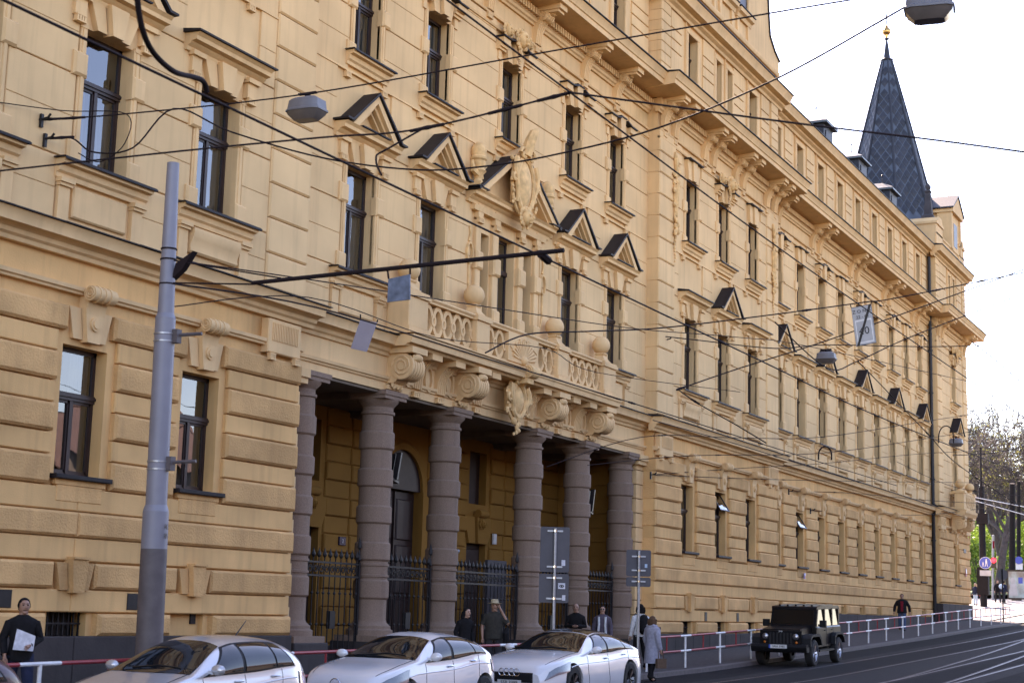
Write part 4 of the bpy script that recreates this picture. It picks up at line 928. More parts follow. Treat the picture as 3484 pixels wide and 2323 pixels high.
mb = MB(); mb.tube([(TX, TY, 39.4), (TX, TY, 44.0)], [.035, .012], 6); mb.tube([(TX-.4, TY, 39.15), (TX+.4, TY, 39.15)], .025, 5); mb.tube([(TX-.22, TY, 40.1), (TX-.1, TY, 40.25), (TX, TY, 40.05), (TX+.1, TY, 40.25), (TX+.22, TY, 40.1)], .02, 5); build('spire_rod', mb, 'iron', SP)
# slates on the faces: diamonds laid in rows, each its own piece on the faces one can see
def face_frame(k):
    a0, a1 = PI/8+k*PI/4, PI/8+(k+1)*PI/4; am = (a0+a1)/2; return a0, a1, am
tile = MB(); tile.add([(0, 0, -.365), (.245, .0, 0), (0, .0, .365), (-.245, .0, 0), (0, -.03, -.06)], [(0,1,4),(1,2,4),(2,3,4),(3,0,4)]); TM = tile.mesh('slate_tile', M['slate'])
rest = MB(); count = 0
def spire_r(z):
    for i in range(len(SPZ)-1):
        if SPZ[i][1] <= z <= SPZ[i+1][1]:
            t = (z-SPZ[i][1])/(SPZ[i+1][1]-SPZ[i][1]); return SPZ[i][0]+t*(SPZ[i+1][0]-SPZ[i][0])
    return .3
for k in range(8):
    a0, a1, am = face_frame(k); nx, ny = math.cos(am), math.sin(am); tx, ty = -ny, nx
    vis = (nx*(CAM.x-TX)+ny*(CAM.y-TY)) > 12
    row = 0; z = 26.75
    while z < 36.6:
        r = spire_r(z); ap = r*math.cos(PI/8); hw = r*math.sin(PI/8)-.10; sl = (spire_r(z-.3)-spire_r(z+.3))/.6*math.cos(PI/8)
        n = int(2*hw/.56)+2
        for i in range(-n, n+1):
            u = i*.54+(.27 if row % 2 else 0)
            if abs(u) > hw: continue
            pos = Vector((TX+nx*ap+tx*u, TY+ny*ap+ty*u, z)) + Vector((nx, ny, 0))*.012
            n_ = Vector((nx, ny, sl)).normalized(); t_ = Vector((tx, ty, 0)); up = n_.cross(t_); 
            mt = Matrix(((t_.x, -n_.x, up.x, pos.x), (t_.y, -n_.y, up.y, pos.y), (t_.z, -n_.z, up.z, pos.z), (0, 0, 0, 1)))
            if up.z < 0: mt = Matrix(((t_.x, -n_.x, -up.x, pos.x), (t_.y, -n_.y, -up.y, pos.y), (t_.z, -n_.z, -up.z, pos.z), (0, 0, 0, 1)))
            if vis and count < 290:
                o = bpy.data.objects.new('slate_tile', TM); COL.objects.link(o); o.parent = SP
                o.matrix_local = mt @ Matrix.Rotation(random.uniform(-.05, .05), 4, 'X') @ Matrix.Rotation(random.uniform(-.05, .05), 4, 'Z'); count += 1
            else:
                rest.add([tuple(mt @ Vector(v)) for v in tile.v], tile.f)
        z += .40; row += 1
tag(build('slate_tiles', rest, 'slate', SP, False), kind='stuff')
# tower balcony on its window
mb = MB(); corn(mb, 95.5, 98.9, [(-.4, 8.1), (-1.25, 8.1), (-1.3, 8.2), (-1.4, 8.3), (-1.42, 8.45), (-.4, 8.47)]); TB = bpart('tower_balcony', mb, 'trim')
for x in (95.75, 98.65):
    mb = MB(); mb.cbox(x-.28, x+.28, -1.3, -.75, 8.47, 9.45, .02); mb.box(x-.33, x+.33, -1.35, -.7, 9.45, 9.58); mb.lathe([(.2, 9.58), (.12, 9.7), (.16, 9.76)], x, -1.02, 10); mb.sphere((x, -1.02, 10.0), .27, 16, 12); build('pier', mb, 'trim', TB)
mb = MB(); mb.box(95.6, 98.8, -1.28, -1.0, 9.38, 9.5); mb.box(95.6, 98.8, -1.28, -1.0, 8.47, 8.62); mb.box(95.5, 95.7, -1.2, -.45, 9.38, 9.5); mb.box(95.5, 95.7, -1.2, -.45, 8.47, 8.62); build('balcony_rail', mb, 'trim', TB)
for i in range(5): part_at('baluster', BM, TB, (96.2+.5*i, -.78, -.02))
for x in (96.0, 98.4): part_at('scroll_bracket', BS, TB, (x, -.55, -.05))
# ------------------------------------------------------------------ vehicles
M['silver'] = mat('silver_paint', (.52, .52, .53), .28, metal=.45, var=.05, vscale=2, coat=1.0)
M['whitepaint'] = mat('white_car_paint', (.66, .66, .67), .25, metal=.05, var=.04, vscale=2, coat=1.0)
M['maroon'] = mat('maroon_paint', (.045, .008, .018), .35, var=.1, spec=.3, coat=.25)
M['blackpaint'] = mat('black_car_paint', (.0025, .0025, .004), .35, var=.1, spec=.18, coat=.08)
M['blackplastic'] = mat('black_plastic', (.006, .006, .007), .6, var=.15, vscale=8, spec=.25)
M['tyre'] = mat('tyre_rubber', (.014, .013, .013), .85, var=.2, vscale=9)
M['alloy'] = mat('alloy_rim', (.38, .38, .40), .3, metal=.9, var=.1)
M['alloydark'] = mat('dark_rim', (.07, .07, .075), .3, metal=.8, var=.1)
M['chrome'] = mat('chrome', (.7, .7, .72), .12, metal=1.0, var=0)
M['carglass'] = mat('car_glass', (.010, .012, .014), .02, var=0, spec=.6); M['carglass'].node_tree.nodes['Principled BSDF'].inputs['IOR'].default_value = 1.5
M['jeepglass'] = mat('dark_tinted_glass', (.004, .004, .005), .12, var=.2, vscale=3, spec=.25)
M['lens'] = mat('lamp_lens', (.10, .12, .15), .08, var=.2, vscale=20, coat=1.0)
M['tail'] = mat('tail_lamp', (.30, .008, .02), .2, var=.1, coat=1.0)
M['amber'] = mat('amber_lamp', (.5, .12, .01), .25, var=0)
M['plate'] = mat('plate_white', (.6, .6, .58), .4, var=0)
def hermite(pts, x):
    if x <= pts[0][0]: return pts[0][1]
    if x >= pts[-1][0]: return pts[-1][1]
    for i in range(len(pts)-1):
        if pts[i][0] <= x <= pts[i+1][0]:
            (x0, y0), (x1, y1) = pts[i], pts[i+1]; h = x1-x0; t = (x-x0)/h; d = (y1-y0)/h
            m0 = d if i == 0 else 2*((y1-y0)/h*(y0-pts[i-1][1])/(x0-pts[i-1][0]))/(((y1-y0)/h+(y0-pts[i-1][1])/(x0-pts[i-1][0])) or 1) if (y1-y0)*(y0-pts[i-1][1]) > 0 else 0
            m1 = d if i == len(pts)-2 else 2*(d*(pts[i+2][1]-y1)/(pts[i+2][0]-x1))/((d+(pts[i+2][1]-y1)/(pts[i+2][0]-x1)) or 1) if (y1-y0)*(pts[i+2][1]-y1) > 0 else 0
            return (2*t**3-3*t*t+1)*y0+(t**3-2*t*t+t)*h*m0+(-2*t**3+3*t*t)*y1+(t**3-t*t)*h*m1
class Car:
    p, q = 2.25, 2.7
    def __init__(s, L, W, zr, belt, wheels, rw=.325):
        s.L, s.W, s.zr_, s.b_, s.wh, s.rw = L, W, zr, belt, wheels, rw
    def zr(s, x): return hermite(s.zr_, x)
    def b(s, x): return min(hermite(s.b_, x), s.zr(x)-.02)
    def w(s, x):
        k = 1.0
        if x < .75: k -= .30*(1-x/.75)**2.4
        if x > s.L-.7: k -= .24*((x-s.L+.7)/.7)**2.4
        return s.W*k
    def lo(s, x, z):
        t = max(0, min(1, (z-.2)/(s.b(x)-.2))); return s.w(x)*(.925+.075*math.sin(PI*min(1, .22+.78*t))) - (.012 if .30 < t < .34 else 0)
    def yb(s, x): return s.lo(x, s.b(x))
    def up(s, x, u): return s.yb(x)*max(0, 1-u**s.p)**(1/s.q), s.b(x)+(s.zr(x)-s.b(x))*u
    def top(s, x, y): k = min(1, abs(y)/s.yb(x)); return s.b(x)+(s.zr(x)-s.b(x))*max(0, 1-k**s.q)**(1/s.p)
    def zb(s, x):
        z = .22
        for xw in s.wh:
            ra = s.rw+.055
            if abs(x-xw) < ra: z = max(z, s.rw+math.sqrt(ra*ra-(x-xw)**2))
        return z
    def body(s):
        xs = sorted(set([round(i*.05, 3) for i in range(int(s.L/.05)+1)]+[s.L]+[xw+d for xw in s.wh for d in (-s.rw-.056, -s.rw-.04, -s.rw-.01, s.rw+.01, s.rw+.04, s.rw+.056)])); mb = MB()
        for sg in (-1, 1):
            rows = []
            for x in xs:
                z0, z1 = s.zb(x), s.b(x); r = []
                r.append((x, sg*(s.lo(x, z0)-.10), z0))
                for i in range(9): z = z0+(z1-z0)*i/8; r.append((x, sg*s.lo(x, z), z))
                for i in range(1, 13):
                    u = math.sin(PI/2*i/12); y, z = s.up(x, u); r.append((x, sg*y, z))
                rows.append(r)
            mb.grid(rows, True)
            for x, rr in ((0, rows[0]), (s.L, rows[-1])):
                n = len(rr); c = [(x, 0, .22)]; mb.add(rr+c, [(i, i+1, n) for i in range(n-1)])
        return mb
    def side_patch(s, x00, x01, x10, x11, u0, u1, off=.006, n=24, m=10, sg=-1):   # side window: bottom x00..x01, top x10..x11
        rows = []
        for j in range(m+1):
            v = j/m; u = u0+(u1-u0)*v; r = []
            for i in range(n+1):
                t = i/n; x = (x00+(x10-x00)*v)+((x01+(x11-x01)*v)-(x00+(x10-x00)*v))*t
                y, z = s.up(x, u); r.append((x, sg*(y+off), z))
            rows.append(r)
        return MB().grid(rows, True)
    def low_patch(s, x0, x1, t0, t1, off=.016, n=24, m=10, sg=-1, skew=0.0):
        rows = []
        for j in range(m+1):
            t = t0+(t1-t0)*j/m
            rows.append([(x, sg*(s.lo(x, .2+(s.b(x)-.2)*t)+off), .2+(s.b(x)-.2)*t) for x in [x0+skew*j/m+(x1-x0)*i/n for i in range(n+1)]])
        return MB().grid(rows, True)
    def top_patch(s, x0, x1, k0, k1, off=.006, n=14, m=10, bow=0.0):
        rows = []
        for j in range(m+1):
            r = []
            for i in range(n+1):
                q = -1+2*i/n; v = j/m; x = x0+(x1-x0)*v-bow*(1-q*q)*(1-v); k = k0+(k1-k0)*v; y = q*k*s.yb(x); r.append((x, y, s.top(x, y)+off))
            rows.append(r)
        return MB().grid(rows, True)
def wheel(T, x, y, z, r, sg, rim='alloy', wdt=.2, spokes=5):
    def ring_(rr, yy): return (rr, yy)
    mb = MB(); mb.lathe([(r*.62, -wdt/2), (r*.9, -wdt/2), (r, -wdt*.36), (r, wdt*.36), (r*.9, wdt/2), (r*.62, wdt/2)], 0, 0, 28)
    R_ = Matrix.Translation((x, y, z)) @ Matrix.Rotation(PI/2, 4, 'X'); mb.xf(R_); w_ = build('wheel', mb, 'tyre', T)
    mb = MB(); mb.lathe([(0, wdt*.30), (r*.16, wdt*.36), (r*.18, wdt*.22), (r*.3, wdt*.05)], 0, 0, 20); mb.lathe([(r*.55, wdt*.2), (r*.63, wdt*.46), (r*.66, wdt*.44), (r*.66, -wdt*.2), (r*.5, -wdt*.2)], 0, 0, 28)
    for k in range(spokes):
        for d in (-.10, .10):
            a = 2*PI*k/spokes; mb.tube([(r*.1*math.cos(a), r*.1*math.sin(a), wdt*.30), (r*.60*math.cos(a+d), r*.60*math.sin(a+d), wdt*.36)], [.022, .026], 5)
    if sg > 0: mb.xf(Matrix.Scale(-1, 4, (0, 0, 1)))
    mb.xf(R_); build('rim', mb, rim, w_)
    mb = MB(); mb.lathe([(0, 0), (r*.6, 0)], 0, 0, 20); mb.xf(R_); build('brake_disc', mb, 'blackplastic', w_)
def sedan(name, label, spec, X0, Yc, paint, o):
    c = spec; zg = (G(X0)+G(X0+c.L))/2+ROAD; T = thing(name, (X0+c.L/2, Yc, zg), label, 'car')
    sl = math.atan2(G(X0+c.L)-G(X0), c.L); mt = Matrix.Translation((X0, Yc, G(X0)+ROAD)) @ Matrix.Rotation(-sl, 4, 'Y')
    def add(nm, mb, m, parent=None, fix=True): return build(nm, mb.xf(mt), m, parent or T, fix)
    bd = add('body', c.body(), paint)
    ub = MB(); ub.box(.62, c.L-.62, -c.W+.14, c.W-.14, .2, .55); ub.box(.2, .62, -.52, .52, .2, .5); ub.box(c.L-.62, c.L-.2, -.55, .55, .2, .5)
    for xw in c.wh:
        for s in (-1, 1): ub.box(xw-.33, xw+.33, s*(c.W-.3)-.02, s*(c.W-.3)+.02, .2, .72)
    add('underbody', ub, 'blackplastic')
    ws = o['ws']; add('windscreen', c.top_patch(ws[0], ws[1], .90, .66, bow=.10), 'carglass')
    rw = o['rw']; add('rear_window', c.top_patch(rw[0], rw[1], .62, .80), 'carglass')
    if o.get('roof'): add('glass_roof', c.top_patch(ws[1]+.06, rw[0]-.05, .64, .6, off=.004), 'carglass')
    for s in (-1, 1):
        for k, (a, b, d, e, u1) in enumerate(o['win']):
            g = add('side_window', c.side_patch(a, b, d, e, .07, u1, off=.014, sg=s), 'carglass')
        a0, b1 = o['win'][0][0]-.06, o['win'][-1][1]+.06
        add('window_trim', c.side_patch(a0, b1, o['win'][0][2]-.03, o['win'][-1][3]+.03, .015, o['win'][0][4]+.035, off=.007, n=40, m=10, sg=s), 'blackplastic')
        add('headlamp', c.low_patch(o['hl'][0], o['hl'][1], o['hl'][2], o['hl'][3], sg=s, skew=.12), 'lens')
        add('tail_lamp', c.low_patch(c.L-.42, c.L-.03, .66, .93, sg=s), 'tail')
        for xh in o['hand']:
            mb = MB(); z = c.b(xh)-.10; y = c.lo(xh, z)+.012; mb.tube([(xh-.10, s*(y-.01), z), (xh-.06, s*(y+.018), z+.004), (xh+.06, s*(y+.018), z+.008), (xh+.10, s*(y-.01), z+.01)], .016, 6); add('door_handle', mb, 'chrome' if paint != 'silver' else paint)
        for xd in o['seam']:
            mb = MB(); mb.tube([(xd+.02*math.sin(i), s*(c.lo(xd, z)+.001), z) for i, z in enumerate(frange(.26, c.b(xd)-.01, 9))], .005, 4); add('door_seam', mb, 'blackplastic')
        mb = MB(); xm = o['mir']; z = c.b(xm)+.07; y = c.yb(xm)
        mb.sphere((xm, s*(y+.13), z+.03), .105, 12, 8, (.62, 1.1, .72)); mb.box(xm-.02, xm+.05, *sorted((s*(y-.03), s*(y+.08))), z-.03, z+.02); add('wing_mirror', mb, paint)
        for xw in c.wh: wheel(T, *(mt @ Vector((xw, s*(c.W-.11), c.rw))), c.rw, s, o.get('rim', 'alloy'), .21, o.get('sp', 5))
    mb = MB(); mb.cbox(-.5, .5, -.03, .02, .0, .20, .03); gx = mb.xf(Matrix.Translation((.0, 0, .40)) @ Matrix.Rotation(-PI/2, 4, 'Z')); add('grille', gx, 'blackplastic')
    for sg in (-1, 1):
        mb = MB(); mb.tube([(x, sg*k_*c.yb(x), c.top(x, k_*c.yb(x))+.001) for x in frange(.22, ws[0]+.05, 12) for k_ in (.86,)], .006, 4); add('bonnet_seam', mb, 'blackplastic')
        mb = MB(); mb.tube([(x, sg*(c.lo(x, c.b(x)-.16)+.004), c.b(x)-.16) for x in frange(.9, c.L-.5, 24)], .010, 5); add('side_crease', mb, paint)
        mb = MB(); mb.cbox(-.16, .16, -.02, .02, 0, .10, .02); mb.xf(Matrix.Translation((.07, sg*.52, .27)) @ Matrix.Rotation(-PI/2-sg*.35, 4, 'Z')); add('air_intake', mb, 'blackplastic')
    mb = MB(); mb.box(-.012, .05, -.42, .42, .235, .31); add('air_intake', mb, 'blackplastic')
    mb = MB(); mb.box(-.045, -.03, -.26, .26, .34, .45); pl = add('number_plate', mb, 'plate')
    if o.get('plate'):
        t = text('plate_text', o['plate'], .10, mt @ Vector((-.048, 0, .395)), 'black', pl, (PI/2, 0, -PI/2))
    if o.get('star'):
        mb = MB(); n = 20; mb.tube([(-.045, .10*math.cos(2*PI*i/n), .60+.10*math.sin(2*PI*i/n)) for i in range(n+1)], .010, 5)
        for k in range(3): a = PI/2+2*PI*k/3; mb.tube([(-.045, 0, .60), (-.045, .1*math.cos(a), .60+.1*math.sin(a))], [.018, .006], 5)
        add('emblem', mb, 'chrome')
    if o.get('rings'):
        mb = MB(); n = 16
        for k in range(4): mb.tube([(-.042, -.165+.11*k+.07*math.cos(2*PI*i/n), .60+.07*math.sin(2*PI*i/n)) for i in range(n+1)], .008, 5)
        add('emblem', mb, 'chrome')
    if o.get('ant'):
        mb = MB(); x = o['ant']; mb.tube([(x, 0, c.zr(x)), (x+.25, 0, c.zr(x)+.22)], [.012, .006], 5); add('aerial', mb, 'black')
    mb = MB(); mb.tube([(ws_x, y_, c.top(ws_x, y_)+.015) for ws_x, y_ in ((ws[0]+.04, .3), (ws[0]+.12, -.1), (ws[0]+.1, -.5))], .01, 4); add('wiper', mb, 'black')
    return T
HATCH = Car(4.05, .875, [(0, .60), (.12, .72), (.9, .93), (1.12, .99), (1.25, 1.05), (1.95, 1.37), (2.3, 1.44), (2.7, 1.45), (3.35, 1.40), (3.68, 1.28), (3.93, .99), (4.05, .84)], [(0, .52), (.4, .74), (1.2, .90), (2.5, .94), (3.5, 1.0), (3.9, .92), (4.05, .80)], (.80, 3.36), .315)
OH = dict(ws=(1.12, 1.98), rw=(3.46, 3.86), win=[(1.36, 2.22, 2.0, 2.26, .80), (2.30, 3.02, 2.32, 2.98, .80), (3.06, 3.46, 3.03, 3.22, .78)], hl=(.10, .62, .60, .92), hand=(2.12, 3.0), seam=(1.30, 2.26, 3.16), mir=1.48)
sedan('parked_car', 'silver hatchback parked at the kerb beside the tall grey tram pole', HATCH, 16.62, -5.4, 'silver', dict(OH, ant=3.1))
sedan('parked_car', 'dark maroon car with red tail lamp parked ahead of the silver hatchback', HATCH, 10.75, -5.4, 'maroon', OH)
STAR = Car(4.30, .89, [(0, .60), (.10, .74), (.5, .88), (1.0, .97), (1.25, 1.02), (1.38, 1.07), (2.05, 1.35), (2.5, 1.43), (3.0, 1.415), (3.55, 1.32), (3.95, 1.13), (4.18, .97), (4.30, .80)], [(0, .54), (.35, .74), (1.2, .92), (2.4, .965), (3.5, 1.05), (3.95, 1.0), (4.3, .76)], (.86, 3.56), .33)
OS = dict(ws=(1.26, 2.08), rw=(3.5, 4.02), win=[(1.52, 2.36, 2.12, 2.42, .80), (2.46, 3.24, 2.49, 3.10, .80), (3.28, 3.62, 3.15, 3.36, .76)], hl=(.06, .80, .58, .95), hand=(2.30, 3.16), seam=(1.46, 2.42, 3.36), mir=1.62)
sedan('parked_car', 'white compact hatchback with round star emblem parked before the portico', STAR, 22.45, -5.45, 'whitepaint', dict(OS, star=True, sp=5))
FAST = Car(4.97, .955, [(0, .60), (.12, .76), (.6, .90), (1.2, .98), (1.45, 1.01), (1.62, 1.06), (2.4, 1.35), (2.85, 1.42), (3.3, 1.405), (4.0, 1.25), (4.6, 1.06), (4.85, .99), (4.97, .82)], [(0, .54), (.4, .76), (1.4, .91), (2.8, .945), (3.8, 1.0), (4.6, .96), (4.97, .78)], (1.02, 3.95), .365)
OF = dict(ws=(1.48, 2.42), rw=(3.62, 4.55), win=[(1.84, 2.72, 2.48, 2.78, .80), (2.82, 3.72, 2.84, 3.50, .80), (3.77, 4.20, 3.56, 3.78, .72)], hl=(.06, .78, .66, .93), hand=(2.66, 3.62), seam=(1.72, 2.78, 3.86), mir=1.95)
sedan('parked_car', 'white fastback car with black roof and dark spoked wheels, behind the white hatchback', FAST, 28.75, -5.45, 'whitepaint', dict(OF, roof=True, rim='alloydark', sp=7, rings=True, plate='5SB 3399'))
# the black off-road car
def jeep(X0, Yc):
    zg = G(X0+2.2)+ROAD; T = thing('off_road_car', (X0+2.2, Yc, zg), 'black boxy off-road car with round headlamps parked by the red and white railing', 'car')
    sl = math.atan2(G(X0+4.4)-G(X0), 4.4); mt = Matrix.Translation((X0, Yc, G(X0)+ROAD)) @ Matrix.Rotation(-sl, 4, 'Y')
    def add(nm, mb, m, parent=None): return build(nm, mb.xf(mt), m, parent or T)
    def bev(x0, x1, y0, y1, z0, z1, c=.04):
        mb = MB(); pr = [(y0+c, z0), (y1-c, z0), (y1, z0+c), (y1, z1-c), (y1-c, z1), (y0+c, z1), (y0, z1-c), (y0, z0+c)]; mb.prism(pr, 'x', x0, x1); return mb
    mb = bev(1.45, 4.2, -.78, .78, .52, 1.18); mb.prism([(.30, .62), (1.5, .62), (1.5, 1.18), (.30, 1.08)], 'y', -.62, .62); add('body', mb, 'blackpaint')
    mb = MB(); mb.prism([(.28, 1.05), (1.5, 1.15), (1.5, 1.20), (.9, 1.19), (.32, 1.12)], 'y', -.60, .60); add('bonnet', mb, 'blackpaint')
    mb = MB(); mb.prism([(.22, .62), (.32, .62), (.34, 1.10), (.24, 1.08)], 'y', -.66, .66); g = add('grille', mb, 'blackpaint')
    for i in range(7): mb = MB(); y = -.33+i*.11; mb.prism([(.205, .68), (.24, .68), (.25, 1.02), (.215, 1.02)], 'y', y-.03, y+.03); build('grille_slot', mb.xf(mt), 'tyre', g)
    for s in (-1, 1):
        mb = MB(); mb.lathe([(0, .05), (.06, .045), (.092, .02), (.10, -.02), (.085, -.04)], 0, 0, 20); mb.xf(Matrix.Translation((.20, s*.48, .90)) @ Matrix.Rotation(-PI/2, 4, 'Y')); add('headlamp', mb, 'alloy')
        mb = MB(); mb.lathe([(0, .02), (.035, .01), (.04, 0)], 0, 0, 12); mb.xf(Matrix.Translation((.20, s*.50, .73)) @ Matrix.Rotation(-PI/2, 4, 'Y')); add('indicator', mb, 'amber')
        mb = MB(); mb.lathe([(0, .02), (.045, .01), (.05, 0)], 0, 0, 12); mb.xf(Matrix.Translation((.04, s*.66, .58)) @ Matrix.Rotation(-PI/2, 4, 'Y')); add('fog_lamp', mb, 'alloy')
        for xa, xb, nm in ((.30, 1.50, 'wing'), (3.05, 4.15, 'wing')):
            xm = (xa+xb)/2; mb = MB(); a, b = sorted((s*.58, s*.93)); mb.prism([(xa-.05, .62), (xa+.0, .86), (xa+.16, .97), (xb-.22, .97), (xb, .84), (xb+.06, .62), (xb, .62), (xb-.08, .78), (xb-.28, .90), (xa+.22, .90), (xa+.07, .80), (xa+.03, .62)], 'y', a, b); add(nm, mb, 'blackplastic')
        for xw in (.86, 3.60): wheel(T, *(mt @ Vector((xw, s*.78, .405))), .405, s, 'alloy', .25, 5)
        mb = MB(); mb.box(1.45, 3.1, *sorted((s*.76, s*.88)), .42, .48); add('side_step', mb, 'blackplastic')
        mb = MB(); mb.prism([(1.50, 1.18), (1.62, 1.18), (1.82, 1.72), (1.72, 1.72)], 'y', *sorted((s*.66, s*.74))); add('pillar', mb, 'blackpaint')
        for xa, xb in ((2.48, 2.56), (3.32, 3.42), (4.1, 4.2)): mb = MB(); mb.box(xa, xb, *sorted((s*.66, s*.74)), 1.18, 1.74); add('pillar', mb, 'blackpaint')
        mb = MB(); mb.box(1.7, 4.15, *sorted((s*.60, s*.66)), 1.1, 1.72); add('interior', mb, 'tyre')
        for (a, b, c_, d) in ((1.64, 2.47, 1.80, 2.47), (2.57, 3.31, 2.57, 3.31), (3.43, 4.09, 3.43, 4.09)):
            mb = MB(); y = s*.705; mb.add([(a, y+s*.02, 1.19), (b, y+s*.02, 1.19), (d, y-s*.02, 1.70), (c_, y-s*.02, 1.70)], [(0,1,2,3)]); add('side_window', mb, 'jeepglass')
        for xd in (1.58, 2.52, 3.3): mb = MB(); mb.box(xd, xd+.012, *sorted((s*.775, s*.784)), .58, 1.17); add('door_seam', mb, 'tyre')
        for xh in (2.36, 3.15): mb = MB(); mb.box(xh-.07, xh+.07, *sorted((s*.78, s*.81)), 1.04, 1.07); add('door_handle', mb, 'blackplastic')
        mb = MB(); mb.box(1.62, 1.74, *sorted((s*.82, s*1.02)), 1.16, 1.38); mb.box(1.66, 1.72, *sorted((s*.76, s*.84)), 1.2, 1.26); add('wing_mirror', mb, 'blackplastic')
    mb = MB(); mb.prism([(1.46, 1.18), (1.52, 1.18), (1.72, 1.72), (1.66, 1.72)], 'y', -.72, .72); wf = add('windscreen_frame', mb, 'blackpaint')
    mb = MB(); mb.add([(1.478, -.66, 1.25), (1.478, .66, 1.25), (1.648, .64, 1.69), (1.648, -.64, 1.69)], [(0,1,2,3)]); add('windscreen', mb, 'jeepglass')
    mb = MB(); mb.prism([(1.64, 1.72), (1.70, 1.79), (2.4, 1.83), (4.1, 1.81), (4.22, 1.76), (4.24, 1.70)], 'y', -.73, .73)
    for i in range(5): mb.box(1.8, 4.1, -.56+i*.26, -.50+i*.26, 1.80, 1.845)
    add('hard_top', mb, 'blackpaint')
    mb = MB(); mb.prism([(0, .50), (.05, .44), (.24, .44), (.28, .5), (.28, .68), (.02, .68), (-.02, .6)], 'y', -.88, .88); mb.box(.1, 1.6, -.3, .3, .42, .6); mb.box(1.4, 4.1, -.5, .5, .40, .55); add('bumper', mb, 'blackplastic')
    mb = MB(); mb.box(-.035, -.02, -.27, .25, .555, .665); p = add('number_plate', mb, 'plate'); mb = MB(); mb.box(-.038, -.034, .25, .30, .555, .665); add('plate_band', mb, 'blue')
    text('plate_text', '3AH 3985', .095, mt @ Vector((-.037, -.01, .61)), 'black', p, (PI/2, 0, -PI/2))
    text('badge', 'Jeep', .07, mt @ Vector((.235, .0, 1.065)), 'plate', p, (PI/2, 0, -PI/2))
    return T
jeep(47.75, -5.0)

# ------------------------------------------------------------------ people
M['skin'] = mat('skin', (.46, .26, .18), .55, var=.08, vscale=20); M['skindark'] = mat('skin_tan', (.34, .18, .12), .55, var=.08, vscale=20)
def cloth(n, c, v=.2): 
    if n not in M: M[n] = mat(n, c, .9, var=v, vscale=14, spec=.15, bump=.3, bscale=25)
    return n
for n_, c_ in dict(blackcloth=(.012, .011, .012), darkgrey=(.035, .033, .035), bluejeans=(.06, .09, .16), paleblue=(.42, .55, .68), greycoat=(.30, .30, .36), olive=(.04, .036, .03), brownhair=(.11, .06, .035), darkhair=(.012, .010, .010), greyhair=(.22, .20, .19), blond=(.62, .48, .30), straw=(.42, .34, .22), whitecloth=(.62, .62, .62), redcloth=(.17, .012, .02), shoe=(.02, .016, .014), lilac=(.10, .08, .10), bagbrown=(.12, .075, .05), navy=(.02, .025, .05), paper=(.62, .62, .66)).items(): cloth(n_, c_)
def skin_mesh(name, V, E_, Rr, root=0, mat_='skin'):
    me = bpy.data.meshes.new('tmp'); me.from_pydata(V, E_, []); o = bpy.data.objects.new('tmp', me); COL.objects.link(o)
    md = o.modifiers.new('s', 'SKIN'); md.use_smooth_shade = True
    for i, d in enumerate(me.skin_vertices[0].data): d.radius = (Rr[i], Rr[i]) if not isinstance(Rr[i], tuple) else Rr[i]; d.use_root = (i == root)
    sb = o.modifiers.new('b', 'SUBSURF'); sb.levels = 1; sb.render_levels = 1
    dg = bpy.context.evaluated_depsgraph_get(); dg.update(); r = bpy.data.meshes.new_from_object(o.evaluated_get(dg)); bpy.data.objects.remove(o)
    r.name = name; r.materials.clear(); r.materials.append(M[mat_]); return r
